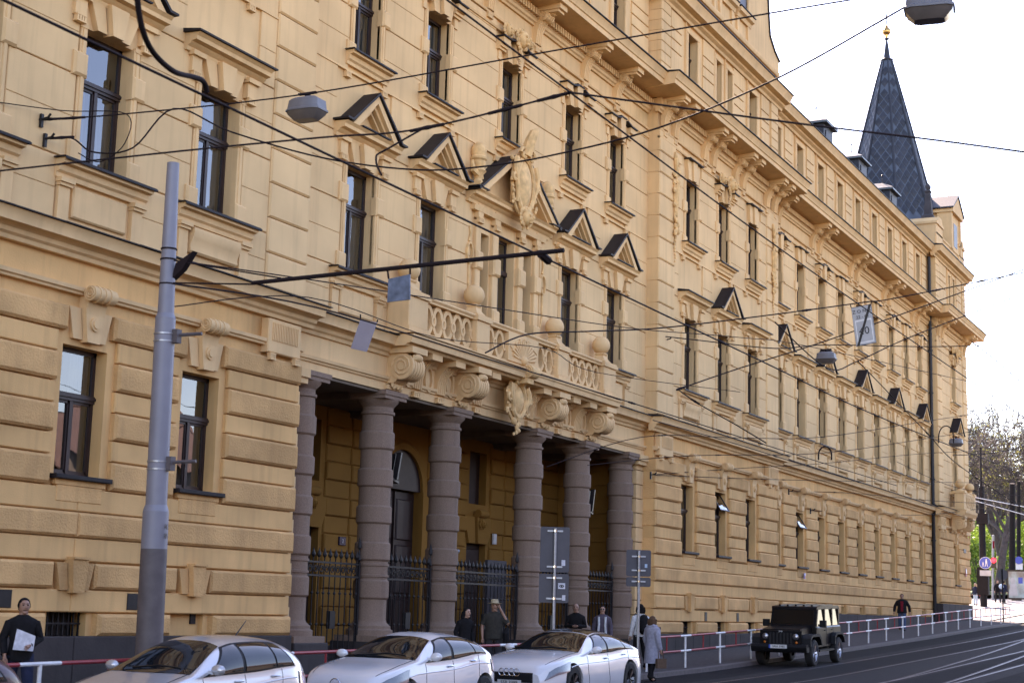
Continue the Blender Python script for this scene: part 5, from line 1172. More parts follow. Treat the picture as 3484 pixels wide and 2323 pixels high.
def person(X, Y, rot, h, label, top, legs, hair, hairk='short', arms=None, skin='skin', stride=0.0, coat=None, lean=0.0, bare=False, z=None, thick=1.0, sleeve=None, group=None, headturn=0.0):
    """facing local -Y; rot turns about Z; joints in a 1.75 m body scaled to h"""
    arms = arms or {}; S = h/1.75; zg = G(X) if z is None else z
    mt = Matrix.Translation((X, Y, zg)) @ Matrix.Rotation(rot, 4, 'Z') @ Matrix.Scale(S, 4)
    V = []; E_ = []; Rr = []
    def j(p, r, par=None):
        V.append(tuple(p)); Rr.append(r); k = len(V)-1
        if par is not None: E_.append((par, k))
        return k
    L = lean
    pel = j((0, 0, .95), .125); sp = j((0, -.02*L, 1.12), .12, pel); ch = j((0, -.06*L, 1.32), .115, sp); nk = j((0, -.10*L, 1.47), .062, ch); hd0 = j((0, -.12*L-.01, 1.545), .068, nk); hd1 = j((0, -.13*L-.012, 1.62), .088, hd0); hd2 = j((0, -.13*L, 1.69), .075, hd1)
    J = {}
    for s, nm in ((-1, 'r'), (1, 'l')):
        st = stride*s
        hp = j((s*.095, 0, .90), .10, pel); kn = j((s*.105, -.20*st-.02*abs(st), .50), .068, hp); an = j((s*.11, -.34*st+(.10 if st < 0 else 0), .09+(.06 if st < 0 else 0)), .045, kn); to = j((s*.12, -.34*st-.15+(.10 if st < 0 else 0), .035), .038, an)
        J['hip'+nm], J['knee'+nm], J['ank'+nm] = V[hp], V[kn], V[an]
        sh = j((s*.175, -.06*L, 1.395), .050, ch)
        el, wr = arms.get(nm, ((s*.25, .03-.1*st*0, 1.14), (s*.26, -.06, .90)))
        e_ = j(el, .045, sh); w_ = j(wr, .030, e_); d = (Vector(wr)-Vector(el)).normalized(); side = Vector((0, -1, 0)) if abs(d.y) < .8 else Vector((0, 0, 1)); lat = d.cross(side).normalized()
        pm = j(Vector(wr)+d*.055, .026, w_)
        for k, (o_, ln) in enumerate(((-.028, .062), (-.009, .072), (.010, .068), (.027, .052))):
            a = j(Vector(wr)+d*.085+lat*o_, .009, pm); b = j(Vector(wr)+d*(.085+ln*.55)+lat*o_+side*.010, .008, a); j(Vector(wr)+d*(.085+ln)+lat*o_+side*.028, .007, b)
        t1 = j(Vector(wr)+d*.045+side*.030, .010, w_); j(Vector(wr)+d*.085+side*.045, .008, t1)
        J['sh'+nm], J['el'+nm], J['wr'+nm] = V[sh], el, wr
    me = skin_mesh('person', V, E_, Rr, 0, skin); T = bpy.data.objects.new('person', me); COL.objects.link(T); T.matrix_world = mt; tag(T, label, 'person', group)
    def add(nm, mb, m):
        o = bpy.data.objects.new(nm, mesh_of(nm, mb, m)); COL.objects.link(o); o.parent = T; return o
    hc = Vector(V[hd1]); 
    Rh = Matrix.Translation(hc) @ Matrix.Rotation(headturn, 4, 'Z')
    # face
    mb = MB(); mb.sphere((0, -.012, .0), .098, 16, 12, (.80, 1.0, 1.18)); mb.sphere((0, -.112, -.010), .020, 8, 6, (.8, 1.0, 1.5)); mb.sphere((0, -.075, -.085), .045, 8, 6, (.9, .8, .7))
    for s in (-1, 1): mb.sphere((s*.080, .0, .0), .026, 8, 6, (.4, .8, 1.2)); 
    add('head', mb.xf(Rh), skin)
    mb = MB()
    for s in (-1, 1): mb.sphere((s*.032, -.100, .018), .012, 6, 5, (1.3, .6, .7)); mb.box(s*.032-.02, s*.032+.02, -.112, -.098, .036, .043)
    mb.box(-.026, .026, -.110, -.095, -.062, -.054); add('features', mb.xf(Rh), 'darkhair')
    mb = MB(); nu, nv = 18, 12; rows = []
    for a_ in range(nv+1):
        t = PI*a_/nv*.78; rows.append([(.092*math.sin(t)*math.sin(2*PI*i/nu)*(1+random.uniform(-.03, .05)), .010-.112*math.sin(t)*math.cos(2*PI*i/nu)*(.86 if math.cos(2*PI*i/nu) > 0 and t > .9 else 1), .118*math.cos(t)+.012) for i in range(nu)])
    nf = []
    hm = MB().grid(rows, True, True)
    lim = .035 if hairk in ('short', 'bald') else -.30
    f2 = []
    for f in hm.f:
        c = sum((Vector(hm.v[i]) for i in f), Vector())/len(f)
        if (c.y < -.045 and c.z < .062) or (hairk == 'short' and c.z < -.02 and abs(c.y) < .06): continue
        if hairk == 'bald' and c.z > .06: continue
        f2.append(f)
    hm.f = f2; hm.sm = [True]*len(f2)
    if hairk == 'long':
        for i in range(16):
            a = PI*(-.62+1.24*i/15); x, y = .088*math.sin(a), .03+.085*math.cos(a)
            hm.tube([(x, y, .03), (x*1.12, y+.015, -.10), (x*1.22, y+.02, -.22-.05*random.random())], [.030, .034, .018], 5)
    if hairk == 'bob':
        for i in range(18):
            a = PI*(-.66+1.32*i/17); x, y = .090*math.sin(a), .02+.09*math.cos(a); hm.tube([(x, y, .04), (x*1.15, y*1.1, -.06), (x*1.02, y*1.05, -.125)], [.03, .036, .02], 5)
    add('hair', hm.xf(Rh), hair)
    # clothes
    def loft(rings, n=18, wob=.02):
        rows = [[(cx_+a*math.cos(2*PI*i/n)*(1+wob*math.sin(5*i+7*z_)), cy_+b*math.sin(2*PI*i/n)*(1+wob*math.cos(3*i+5*z_)), z_) for i in range(n)] for (cx_, cy_, z_, a, b) in rings]
        return MB().grid(rows, True, True)
    hem = {'jacket': .84, 'coat': .48, 'shirt': .88, 'robe': .12, 'longcoat': .30}[coat or 'jacket']; k = thick
    R_ = [(0, 0, hem, .195*k*(1.12 if hem < .6 else 1), .150*k*(1.15 if hem < .6 else 1)), (0, -.005, .95, .185*k, .145*k), (0, -.02*L, 1.12, .170*k, .128*k), (0, -.05*L, 1.30, .200*k, .135*k), (0, -.06*L, 1.385, .232*k, .125*k), (0, -.065*L, 1.435, .200*k, .110*k), (0, -.07*L, 1.475, .115*k, .088*k), (0, -.09*L, 1.50, .072, .072)]
    add('jacket' if coat in (None, 'jacket') else ('coat' if 'coat' in coat else coat), loft(R_), top)
    mb = MB()
    for nm in 'rl':
        sh, el, wr = Vector(J['sh'+nm]), Vector(J['el'+nm]), Vector(J['wr'+nm]); ins = Vector((-.05 if sh.x > 0 else .05, 0, .012)); pts = [sh+ins, sh.lerp(el, .12), sh.lerp(el, .5), el, el.lerp(wr, .55), wr] if sleeve != 'short' else [sh+ins, sh.lerp(el, .12), sh.lerp(el, .5), sh.lerp(el, .85)]
        rr = [.050*k, .080*k, .070*k, .062*k, .056*k, .050*k][:len(pts)]; mb2 = MB().tube(pts, rr, 10); add('sleeve', mb2, top)
    if coat != 'robe':
        mb = MB(); mb.sphere((0, 0, .92), .165, 14, 8, (1.05, .85, .7)); add('waistband', mb, legs)
        for nm in 'rl':
            a, b, c = Vector(J['hip'+nm]), Vector(J['knee'+nm]), Vector(J['ank'+nm]); add('trouser_leg', MB().tube([a+Vector((0, 0, .02)), a.lerp(b, .5), b, b.lerp(c, .5), c+Vector((0, 0, -.02))], [.105, .092, .078, .072, .068], 12), legs)
    for nm in 'rl':
        c = Vector(J['ank'+nm]); mb = MB(); mb.sphere((c.x, c.y-.07, c.z-.045), .06, 10, 6, (.85, 2.2, .75)); mb.sphere((c.x, c.y+.01, c.z-.02), .055, 8, 6); add('shoe', mb, 'shoe')
    return T, mt, add, Rh
FAC = -PI/2     # turns a figure to walk towards -X (down the street)
T, mt, add, Rh = person(18.62, -2.2, -.6, 1.82, 'man in black sweater holding white papers, walking by the maroon car', 'blackcloth', 'navy', 'darkhair', skin='skindark', stride=.6, arms={'l': ((.27, .02, 1.15), (.08, -.20, 1.06)), 'r': ((-.26, .04, 1.15), (-.25, -.10, .93))})
mb = MB(); mb.prism([(-.16, 1.0), (.13, .98), (.15, 1.2), (-.12, 1.30)], 'y', -.225, -.205); add('papers', mb, 'paper')
T, mt, add, Rh = person(35.4, -1.6, -1.0, 1.86, 'man in olive shirt and straw hat holding a phone to his ear', 'olive', 'darkgrey', 'greyhair', arms={'l': ((.33, -.05, 1.20), (.13, -.10, 1.56)), 'r': ((-.28, .02, 1.16), (-.27, -.06, .92))}, sleeve='short', thick=1.18, coat='shirt', skin='skindark')
mb = MB(); mb.lathe([(.0, .13), (.07, .135), (.085, .11), (.092, .06), (.098, .05), (.16, .035), (.175, .045), (.16, .03), (.098, .04)], 0, 0, 20); add('hat', mb.xf(Rh @ Matrix.Translation((0, 0, .03))), 'straw')
mb = MB(); mb.box(.085, .10, -.05, .03, -.06, .06); add('phone', mb.xf(Rh), 'black')
mb = MB(); mb.tube([(.3, -.05, 1.12), (.27, -.12, 1.0), (.28, -.1, .8)], [.05, .09, .07], 8); add('carried_jacket', mb, 'blackcloth')
person(34.6, -1.2, -.4, 1.68, 'person with long dark hair all in black, turned towards the fence', 'blackcloth', 'blackcloth', 'darkhair', 'long', coat='longcoat', lean=.6)
person(40.7, -1.4, -1.2, 1.78, 'balding man in dark jacket looking down at his hands', 'blackcloth', 'darkgrey', 'darkhair', 'bald', arms={'l': ((.25, -.02, 1.14), (.06, -.26, 1.14)), 'r': ((-.25, -.02, 1.14), (-.05, -.26, 1.14))}, skin='skindark', lean=.5)
T, mt, add, Rh = person(42.3, -1.5, -1.2, 1.72, 'woman with sunglasses and long dark hair in a pale patterned jacket', 'lilac', 'blackcloth', 'darkhair', 'long', coat='jacket', stride=.4)
mb = MB()
for s in (-1, 1): mb.sphere((s*.034, -.108, .014), .026, 8, 6, (1, .3, .8))
mb.box(-.02, .02, -.116, -.11, .014, .022); add('sunglasses', mb.xf(Rh), 'black')
mb = MB()
for s in (-1, 1): mb.tube([(s*.10, -.13, 1.42), (s*.09, -.16, 1.2), (s*.11, -.165, .95)], .035, 6)
add('lapel', mb, 'whitecloth')
T, mt, add, Rh = person(41.5, -3.0, 2.4, 1.80, 'dark-haired youth in white shirt with a black backpack, seen from behind', 'whitecloth', 'blackcloth', 'darkhair', 'bob', stride=.2, coat='shirt')
mb = MB(); mb.sphere((0, .20, 1.20), .2, 14, 10, (.85, .6, 1.35)); mb.sphere((0, .29, 1.08), .12, 10, 8, (1, .6, 1)); 
for s in (-1, 1): mb.tube([(s*.11, .14, 1.42), (s*.12, -.06, 1.47), (s*.125, -.14, 1.32), (s*.13, -.06, 1.08), (s*.12, .14, 1.0)], .028, 6)
add('backpack', mb, 'blackcloth')
mb = MB(); mb.tube([(0, .06, 1.46), (.06, .02, 1.49), (0, -.07, 1.47), (-.06, .02, 1.49), (0, .06, 1.46)], .035, 7); add('collar', mb, 'whitecloth')
T, mt, add, Rh = person(38.35, -4.62, 1.15, 1.64, 'woman in pale grey hooded coat and long checked scarf carrying a brown bag', 'greycoat', 'blackcloth', 'brownhair', 'bob', coat='coat', thick=1.16, z=G(38.3)+ROAD, stride=.25, arms={'r': ((-.27, .04, 1.14), (-.27, -.05, .86))})
mb = MB(); mb.tube([(0, .09, 1.44), (.09, .05, 1.47), (.10, -.06, 1.46)], [.05, .075, .05], 8); mb.tube([(0, .09, 1.44), (-.09, .05, 1.47), (-.10, -.06, 1.46)], [.05, .075, .05], 8); add('hood', mb, 'greycoat')
M['plaid'] = mat('checked_scarf', (.30, .25, .21), .9, var=.9, vscale=11, col2=(.06, .01, .012))
mb = MB(); mb.prism([(-.02, 1.46), (.10, 1.46), (.13, 1.2), (.17, .66), (-.02, .62), (-.01, 1.1)], 'y', -.235, -.19); mb.prism([(-.10, 1.46), (-.02, 1.46), (-.01, 1.0), (-.10, .9)], 'y', -.225, -.18); mb.tube([(-.09, .02, 1.47), (-.06, -.10, 1.44), (.04, -.12, 1.43), (.10, .0, 1.47)], .05, 8); add('scarf', mb, 'plaid')
mb = MB(); mb.box(-.36, -.28, -.20, .14, .36, .62); mb.tube([(-.32, -.13, .62), (-.30, -.10, .82), (-.30, .03, .82), (-.32, .07, .62)], .014, 6); add('bag', mb, 'bagbrown')
mb = MB()
for s in (-1, 1): mb.sphere((s*.034, -.108, .014), .024, 8, 6, (1, .3, .8))
add('glasses', mb.xf(Rh), 'black')
T, mt, add, Rh = person(78.2, -1.62, -1.35, 1.78, 'man in open black jacket and blue jeans walking along the pavement', 'blackcloth', 'bluejeans', 'darkhair', stride=.4, thick=1.2, skin='skindark', arms={'l': ((.33, .03, 1.15), (.36, -.04, .90)), 'r': ((-.33, .03, 1.15), (-.36, -.04, .90))})
mb = MB(); mb.prism([(-.055, .92), (.055, .92), (.07, 1.40), (-.07, 1.40)], 'y', -.185, -.15); add('shirt_front', mb, 'redcloth')
# people at the far crossing
def far(px, py, d, *a, **k):
    q = atD(px, py, d); return person(q.x, q.y, *a, z=G(q.x)-.03, **k)
far(2241, 1373, 124, -2.0, 1.70, 'blond woman in pale jeans standing at the far crossing', 'navy', 'paleblue', 'blond', 'long')
far(2256, 1372, 127, -1.6, 1.72, 'person in dark red coat half hidden by the wide dark pole', 'redcloth', 'blackcloth', 'darkhair', 'short', coat='coat')
far(2292, 1366, 127, -1.2, 1.80, 'man in black walking across the sunlit square', 'blackcloth', 'darkgrey', 'darkhair', stride=1.0)
T, mt, add, Rh = far(2306, 1383, 126, 1.3, 1.78, 'person with a pale blue bag striding past the poster stand', 'navy', 'darkgrey', 'darkhair', stride=1.1)
mb = MB(); mb.sphere((.1, .2, 1.3), .2, 10, 8, (1, .8, 1)); add('bag', mb, 'paleblue')
# ------------------------------------------------------------------ railings along the kerb
def railing(x0, x1, label):
    T = thing('kerb_railing', (x0, -3.5, G(x0)), label, 'railing', 'red and white railings along the kerb'); y = -3.5
    n = max(1, round((x1-x0)/2.95)); st = (x1-x0)/n
    for i in range(n+1):
        X = x0+i*st; lean_ = random.uniform(-.025, .025); mb = MB(); mb.tube([(X+lean_*.2, y, G(X)-.1), (X+lean_, y, G(X)+.90)], .032, 8); build('post', mb, 'white', T)
        if i == n: break
        for z in (.90, .48):
            for a, b, m in ((X, X+.42, 'white'), (X+.42, X+st-.42, 'red'), (X+st-.42, X+st, 'white')):
                mb = MB(); mb.tube([(a, y, G(a)+z), (b, y, G(b)+z)], .030, 8, False); build('bar', mb, m, T)
        xm = X+st/2; mb = MB(); mb.tube([(xm, y, G(xm)+.48), (xm, y, G(xm)+.90)], .022, 6); build('short_post', mb, 'red', T)
railing(8.8, 35.4, 'red and white tubular railing behind the row of parked cars')
railing(40.75, 96.9, 'long red and white tubular railing running past the black off-road car')
# ------------------------------------------------------------------ tall tram pole
pb, pt = onY(344, 1455, -3.7), onY(398, 375, -3.7); pd = (pt-pb).normalized(); p0 = pb-pd*(pb.z-G(pb.x)+.1)/pd.z
PT = thing('tram_pole', p0, 'tall grey stepped steel tram pole rising behind the silver hatchback', 'pole')
def along(z): return p0+pd*((z-p0.z)/pd.z)
def cylz(z0, z1, r0, r1, n=24): return MB().tube([along(z0), along(z1)], [r0, r1], n)
build('shaft', cylz(p0.z, 2.78, .215, .205), 'poledark', PT); build('shaft', cylz(2.78, 3.36, .205, .203), 'pole', PT); build('collar', MB().tube([along(3.36), along(3.46)], [.203, .172], 24), 'pole', PT)
build('shaft', cylz(3.46, 6.42, .168, .162), 'pole', PT); build('collar', MB().tube([along(6.42), along(6.5)], [.165, .135], 24), 'pole', PT); build('shaft', cylz(6.5, 8.97, .132, .098), 'pole', PT)
for z in (6.05, 6.17, 4.02, 4.14, 6.98, 7.38, 7.55): build('band', MB().tube([along(z-.012), along(z+.012)], .175 if z < 6.4 else .132, 20), 'galv' if z < 6.4 else 'wire', PT)
for z in (6.14, 4.12):
    q = along(z); mb = MB(); mb.tube([q, q+Vector((.15, -.62, .03))], .03, 6); mb.box(q.x-.02, q.x+.1, q.y-.26, q.y-.15, z-.12, z+.1); build('bracket', mb, 'poledark', PT)
q = along(7.22); mb = MB(); mb.prism([(q.y-.1, 7.05), (q.y-.16, 7.3), (q.y-.5, 7.48), (q.y-.3, 7.2)], 'x', q.x-.02, q.x+.1); build('stay_plate', mb, 'wire', PT)
for s_, z in (('042', 3.12), ('006', 2.98)):
    q = along(z); text('pole_number', s_, .12, q+Vector((.02, -.207, 0)), 'poledark', PT, (PI/2, 0, .35))
# ------------------------------------------------------------------ arm over the track with hanging plates
a0, a1 = onX(580, 650, 19.7), onX(1295, 575, 19.7)
AR = thing('tram_wire_arm', a0, 'long dark tubular arm held out from the tram pole over the track', 'bracket arm')
mb = MB(); mb.tube([a0, a1], .034, 8); build('tube', mb, 'wire', AR)
mb = MB(); mb.tube([along(7.38), a0.lerp(a1, .1)+Vector((0, 0, .03))], .012, 5); build('stay', mb, 'wire', AR)
mb = MB(); mb.tube([along(7.0), a0+Vector((0, 0, -.02)), a0], .014, 5); build('stay', mb, 'wire', AR)
mb = MB(); q = onX(1240, 582, 19.7); mb.tube([q+Vector((0, 0, .0)), q+Vector((.3, 0, -.05))], .06, 6); build('clamp', mb, 'wire', AR)
def hang_plate(name, X, cs, strap_top, m, label):
    P_ = [onX(x, y, X) for x, y in cs]; T = thing(name, P_[0], label, 'plate'); n = Vector((.012, 0, 0))
    mb = MB(); mb.add([p-n for p in P_]+[p+n for p in P_], [(0,1,2,3),(7,6,5,4),(0,4,5,1),(1,5,6,2),(2,6,7,3),(3,7,4,0)]); build('panel', mb, m, T)
    for (x, y), p in zip(strap_top, P_[:2]):
        mb = MB(); mb.tube([onX(x, y, X), p], .015, 5); build('strap', mb, 'wire', T)
    return T, P_
M['bluegrey'] = mat('mottled_blue_plate', (.13, .17, .24), .5, metal=.3, var=.45, vscale=6)
M['lilacgrey'] = mat('grey_plate', (.30, .28, .33), .55, var=.06)
hang_plate('hanging_plate', 19.7, [(893, 641), (942, 630), (942, 688), (890, 694)], [(890, 619), (942, 613)], 'bluegrey', 'mottled blue-grey square plate hanging from the tram wire arm')
hang_plate('hanging_plate', 27.6, [(828, 735), (866, 740), (842, 808), (806, 800)], [(828, 722), (868, 734)], 'lilacgrey', 'plain lilac-grey plate hanging tilted from a wire below the arm')
ZT, ZP = hang_plate('zone_sign', 48.8, [(1955, 707), (2001, 698), (2013, 787), (1967, 796)], [(1953, 699), (2001, 690)], 'signback', 'pale end-of-zone 40 sign with diagonal black bar hanging over the street')
M['signpale'] = mat('sign_pale_grey', (.42, .42, .42), .5, var=.1, vscale=3)
zx = Vector((-.03, 0, 0)); ctr = sum(ZP, Vector())/4; ex = (ZP[1]-ZP[0]).normalized(); ez = ((ZP[0]+ZP[1])-(ZP[2]+ZP[3])).normalized(); hw, hh = (ZP[1]-ZP[0]).length/2, ((ZP[0]-ZP[3]).length)/2
def zq(u, v): return ctr+ex*u*hw+ez*v*hh
def zpanel(name, u0, u1, v0, v1, off, m):
    mb = MB(); P_ = [zq(u0, v0), zq(u1, v0), zq(u1, v1), zq(u0, v1)]; mb.add([p+zx*off for p in P_], [(0,1,2,3)]); return build(name, mb, m, ZT, False)
zpanel('face', -.97, .97, -.97, .97, .5, 'signpale'); zpanel('frame', -.80, .84, -.90, .30, .6, 'white'); zpanel('inner_face', -.70, .74, -.82, .22, .7, 'signpale')
mb = MB(); A_, B_, w_ = zq(-.78, -1.0), zq(.90, 1.0), ex*hw*.13; mb.add([A_-w_+zx, A_+w_+zx, B_+w_+zx, B_-w_+zx], [(0,1,2,3)]); build('bar', mb, 'black', ZT, False)
rt = Matrix((ex, ez, -ex.cross(ez)*-1)).transposed().to_euler()
for s_, size, v in (('Z O N A', .24, .72), ('22 - 6h', .21, .44), ('40', .52, -.30)):
    t = text('lettering', s_, size*hh/.95, zq(0, v)+zx*.9, 'black', ZT); t.rotation_euler = rt
# ------------------------------------------------------------------ overhead wires
GW = 'overhead tram and lamp wires'
def wire(pts, r, label, ins=(), sag=0):
    P_ = [Vector(p) for p in pts]; sm = []
    for i in range(len(P_)-1):
        a = P_[max(0, i-1)]; b = P_[i]; c = P_[i+1]; d = P_[min(len(P_)-1, i+2)]
        for k in range(6):
            t = k/6; sm.append(.5*((2*b)+(c-a)*t+(2*a-5*b+4*c-d)*t*t+(3*b-a-3*c+d)*t**3))
    sm.append(P_[-1]); mb = MB(); mb.tube(sm, r, 5); o = tag(build('overhead_wire', mb, 'wire', None, False), label, 'wire', GW)
    for t in ins:
        k = t*(len(sm)-1); i = min(len(sm)-2, int(k)); a = sm[i].lerp(sm[i+1], k-i); d = (sm[i+1]-sm[i]).normalized(); mb = MB()
        mb.tube([a-d*.22, a-d*.2, a-d*.06, a, a+d*.06, a+d*.2, a+d*.22], [r, r*1.6, r*1.7, r*2.2, r*1.7, r*1.6, r], 7); build('insulator', mb, 'wire', o)
    return o
Y = lambda x, y, v: onY(x, y, v); X_ = lambda x, y, v: onX(x, y, v); D_ = lambda x, y, v: atD(x, y, v)
wire([(x, -10.2, 7.0+max(0, x-40)*.02) for x in (-6, 5, 14, 19.9, 30, 38.8, 55, 75, 100, 130)], .015, 'thick dark tram contact wire carried by the long arm', (.06, .42))
wire([D_(312, -30, 13.5), D_(325, 60, 13.7), D_(352, 120, 14), D_(400, 165, 14.4), D_(445, 178, 14.8), D_(468, 188, 15.0), D_(475, 212, 15.1)],    .027, 'thick black cable curling down from above the left windows')
n1 = X_(1310, 213, 16.5)
wire([n1+Vector((-9, .1, .25)), n1, Vector((26, n1.y+.1, n1.z-.05)), Vector((40, n1.y, n1.z-.1)), Vector((60, n1.y, n1.z)), Vector((95, n1.y+.3, n1.z+.6))], .012, 'thin feeder wire running along the street above the contact wire')
hk = Y(98, 275, -.45)
wire([hk, X_(290, 262, 20.6), X_(700, 217, 21.6), X_(1250, 121, 22.2), X_(1770, 31, 22.6), X_(2020, -10, 22.7)], .014, 'span wire from the left wall hook carrying the nearest left lamp', (.03, .10))
wire([Y(104, 320, -.45), X_(165, 318, 20.3), X_(215, 350, 20.4), X_(305, 340, 20.5), X_(399, 250, 20.8), X_(530, 303, 21.2), X_(742, 363, 21.5), X_(954, 390, 21.8), X_(1116, 382, 22), X_(1286, 353, 22), X_(1518, 292, 22), X_(1784, 181, 22), X_(2031, 44, 22), X_(2090, 9, 22)], .015, 'sagging cable that feeds the lamp over the spire', (.05,))
wire([Y(0, 236, -.45), X_(150, 255, 20.2), X_(290, 262, 20.5), X_(286, 330, 20.4), X_(230, 372, 20.4), X_(180, 352, 20.3)], .010, 'loose cable looped on the wall beside the left window')
wire([X_(-20, 395, 15), X_(420, 347, 15.3), X_(742, 316, 15.6), X_(968, 296, 16), n1], .013, 'cross-span wire meeting the insulated joint in front of the lion masks', (.76, .88, .96))
wire([X_(968, 298, 16), X_(944, 311, 15.95), X_(890, 342, 15.8), X_(868, 354, 15.75), X_(864, 362, 15.7), X_(866, 380, 15.65), Vector((15.62, -10.2, 7.06))], .013, 'short pull-off rod holding the contact wire')
wire([n1, X_(1800, 280, 17), X_(2130, 320, 17.3), X_(2370, 352, 17.5)], .013, 'thin span wire crossing the slate spire')
wire([along(7.38), D_(709, 642, 28), D_(1100, 702, 34), D_(1451, 754, 40), D_(1700, 775, 46), D_(1890, 802, 52), D_(2352, 905, 75)], .012, 'thin span wire from the pole clamp across the balcony')
wire([along(7.0), onY(726, 706, -3.9), onY(1100, 818, -4.0), onY(1451, 925, -4.2), onY(1890, 1063, -4.4), onY(2060, 1115, -4.6)], .016, 'dark wire running along the front of the balcony', (.60, .72))
wire([along(6.6), D_(709, 683, 28), D_(1000, 775, 34), D_(1250, 800, 38), D_(1370, 855, 42), D_(1700, 900, 48)], .010, 'thin stay wire from the pole towards the balcony scrolls')
wire([D_(1115, 810, 36), D_(1210, 768, 38), D_(1350, 761, 41), D_(1530, 752, 45), D_(1810, 718, 48), D_(1985, 694, 50.2), D_(2060, 684, 51), D_(2370, 622, 55)], .02, 'span wire carrying the end-of-zone sign', (.60, .90, .94))
wire([D_(1557, 894, 46), D_(1700, 845, 48), D_(1890, 785, 50), D_(2130, 700, 53), D_(2370, 612, 56)], .02, 'rising span wire crossing above the hanging lamp', (.02,))
wire([D_(1557, 894, 46), D_(1603, 926, 45), D_(1690, 975, 44), D_(1760, 1017, 43)], .018, 'short stay wire with insulator in front of the end pier', (.3,))
wire([D_(1255, 1072, 38), D_(1476, 1003, 41), D_(1693, 1005, 46), D_(1890, 1003, 52), D_(2140, 965, 62), D_(2370, 930, 75)], .011, 'level span wire below the piano nobile sills', (.24, .85))
wire([D_(1350, 1068, 42), D_(1590, 1046, 46), D_(1890, 1040, 55), D_(2140, 1005, 66), D_(2370, 968, 78)], .011, 'span wire just above the ground floor keystones', (.3, .62))
wire([onY(1495, 1090, -.5), D_(1700, 1075, 60), D_(1890, 1064, 66), D_(2140, 1040, 80), D_(2370, 1032, 95)], .012, 'wire anchored on the end pier going up the street', (.2,))
wire([onY(1495, 1090, -.5), D_(1750, 1100, 62), D_(2000, 1105, 72), D_(2240, 1108, 90)], .012, 'wire anchored on the end pier running level', (.4,))
wire([onY(1812, 1128, -.1), D_(1960, 1132, 76), D_(2150, 1150, 85), D_(2370, 1160, 100)], .013, 'wire anchored beside the ground floor keystones', (.25,))
wire([onY(1862, 1172, -.1), D_(2000, 1178, 80), D_(2150, 1180, 90), D_(2370, 1150, 105)], .013, 'lower anchored wire near the tower')
wire([D_(1529, 773, 48), D_(1610, 782, 49), D_(1780, 800, 51), D_(1900, 792, 53), D_(2140, 796, 57), D_(2370, 790, 60)], .018, 'span wire that carries the middle hanging lamp')
wire([D_(1780, 740, 47), D_(1900, 845, 50), D_(1972, 828, 52), D_(2100, 770, 55), D_(2370, 667, 60)], .02, 'thin wire forking towards the sky at the right')
wire([D_(1971, 830, 56), D_(2020, 880, 58), D_(2130, 995, 62), D_(2205, 1070, 66), D_(2370, 1180, 74)], .018, 'thick slanting wire passing the dark downpipe', (.5,))
wire([D_(2232, 785, 60), D_(2290, 830, 60), D_(2370, 900, 60)], .022, 'thin wire slanting across the white sky')
wire([D_(1500, 965, 40), D_(1700, 1022, 47), D_(1900, 1085, 56), D_(2080, 1140, 68), D_(2250, 1200, 90)], .014, 'tram wire running down towards the tower balcony', (.35, .6, .8))
wire([D_(2060, 1060, 78), D_(2200, 1120, 84), D_(2370, 1140, 92)], .013, 'dark wire in front of the bare trees', (.6,))
wire([D_(2190, 1045, 80), D_(2280, 1040, 86), D_(2370, 1020, 92)], .022, 'thick dark wire beside the far hanging lamp', (.4,))
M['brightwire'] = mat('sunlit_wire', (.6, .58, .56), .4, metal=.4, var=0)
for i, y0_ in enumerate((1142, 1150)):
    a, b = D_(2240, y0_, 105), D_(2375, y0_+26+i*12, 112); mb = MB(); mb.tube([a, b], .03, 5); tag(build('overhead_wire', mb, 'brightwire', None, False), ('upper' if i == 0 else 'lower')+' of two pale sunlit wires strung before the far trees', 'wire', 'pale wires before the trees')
def hoop(cx_, cy_, w_, h_, d, label):
    mb = MB(); mb.tube([atD(cx_-w_*math.cos(PI*i/12), cy_-h_*math.sin(PI*i/12)*.9+(12-abs(i-6)*2-12)*0, d) for i in range(13)], .03, 6); mb.tube([atD(cx_-w_, cy_, d), atD(cx_-w_, cy_+h_*.5, d)], .03, 6); mb.tube([atD(cx_+w_, cy_, d), atD(cx_+w_, cy_+h_*.5, d)], .03, 6); tag(build('wire_hoop', mb, 'wire'), label, 'hoop')
hoop(1895, 1045, 15, 22, 60, 'dark hoop bridging the wires below the piano nobile sills'); hoop(2173, 1003, 17, 28, 76, 'large dark hoop on the wires beside the far lamp')
# ------------------------------------------------------------------ hanging lamps
def lamp(px, py, d, label, s=1.0, rz=0.0):
    c = atD(px, py, d); T = thing('hanging_lamp', c, label, 'lamp', 'grey lamps hung over the street'); R_ = Matrix.Translation(c) @ Matrix.Rotation(rz, 4, 'Z') @ Matrix.Scale(s, 4)
    mb = MB(); rows = []
    for z, a, b in ((.20, .10, .07), (.19, .22, .14), (.15, .29, .19), (.0, .31, .205), (-.02, .335, .225), (-.05, .335, .225)):
        rows.append([(b*sx, a*sy, z) for sx, sy in ((-.7, -1), (.7, -1), (1, -.7), (1, .7), (.7, 1), (-.7, 1), (-1, .7), (-1, -.7))])
    mb.grid(rows, False, True); mb.add(rows[0], [tuple(range(8))]); build('housing', mb.xf(R_), 'lampgrey', T)
    mb = MB(); rows = [[(b*sx, a*sy, z) for sx, sy in ((-.7, -1), (.7, -1), (1, -.7), (1, .7), (.7, 1), (-.7, 1), (-1, .7), (-1, -.7))] for z, a, b in ((-.05, .32, .21), (-.10, .30, .19), (-.20, .20, .12))]
    mb.grid(rows, False, True); mb.add(rows[-1], [tuple(range(8))]); build('diffuser', mb.xf(R_), 'lampglass', T)
    mb = MB(); mb.box(-.03, .03, -.18, .18, .27, .30); mb.tube([(0, 0, .18), (0, 0, .28)], .05, 8); build('hanger', mb.xf(R_), 'wire', T)
    return T
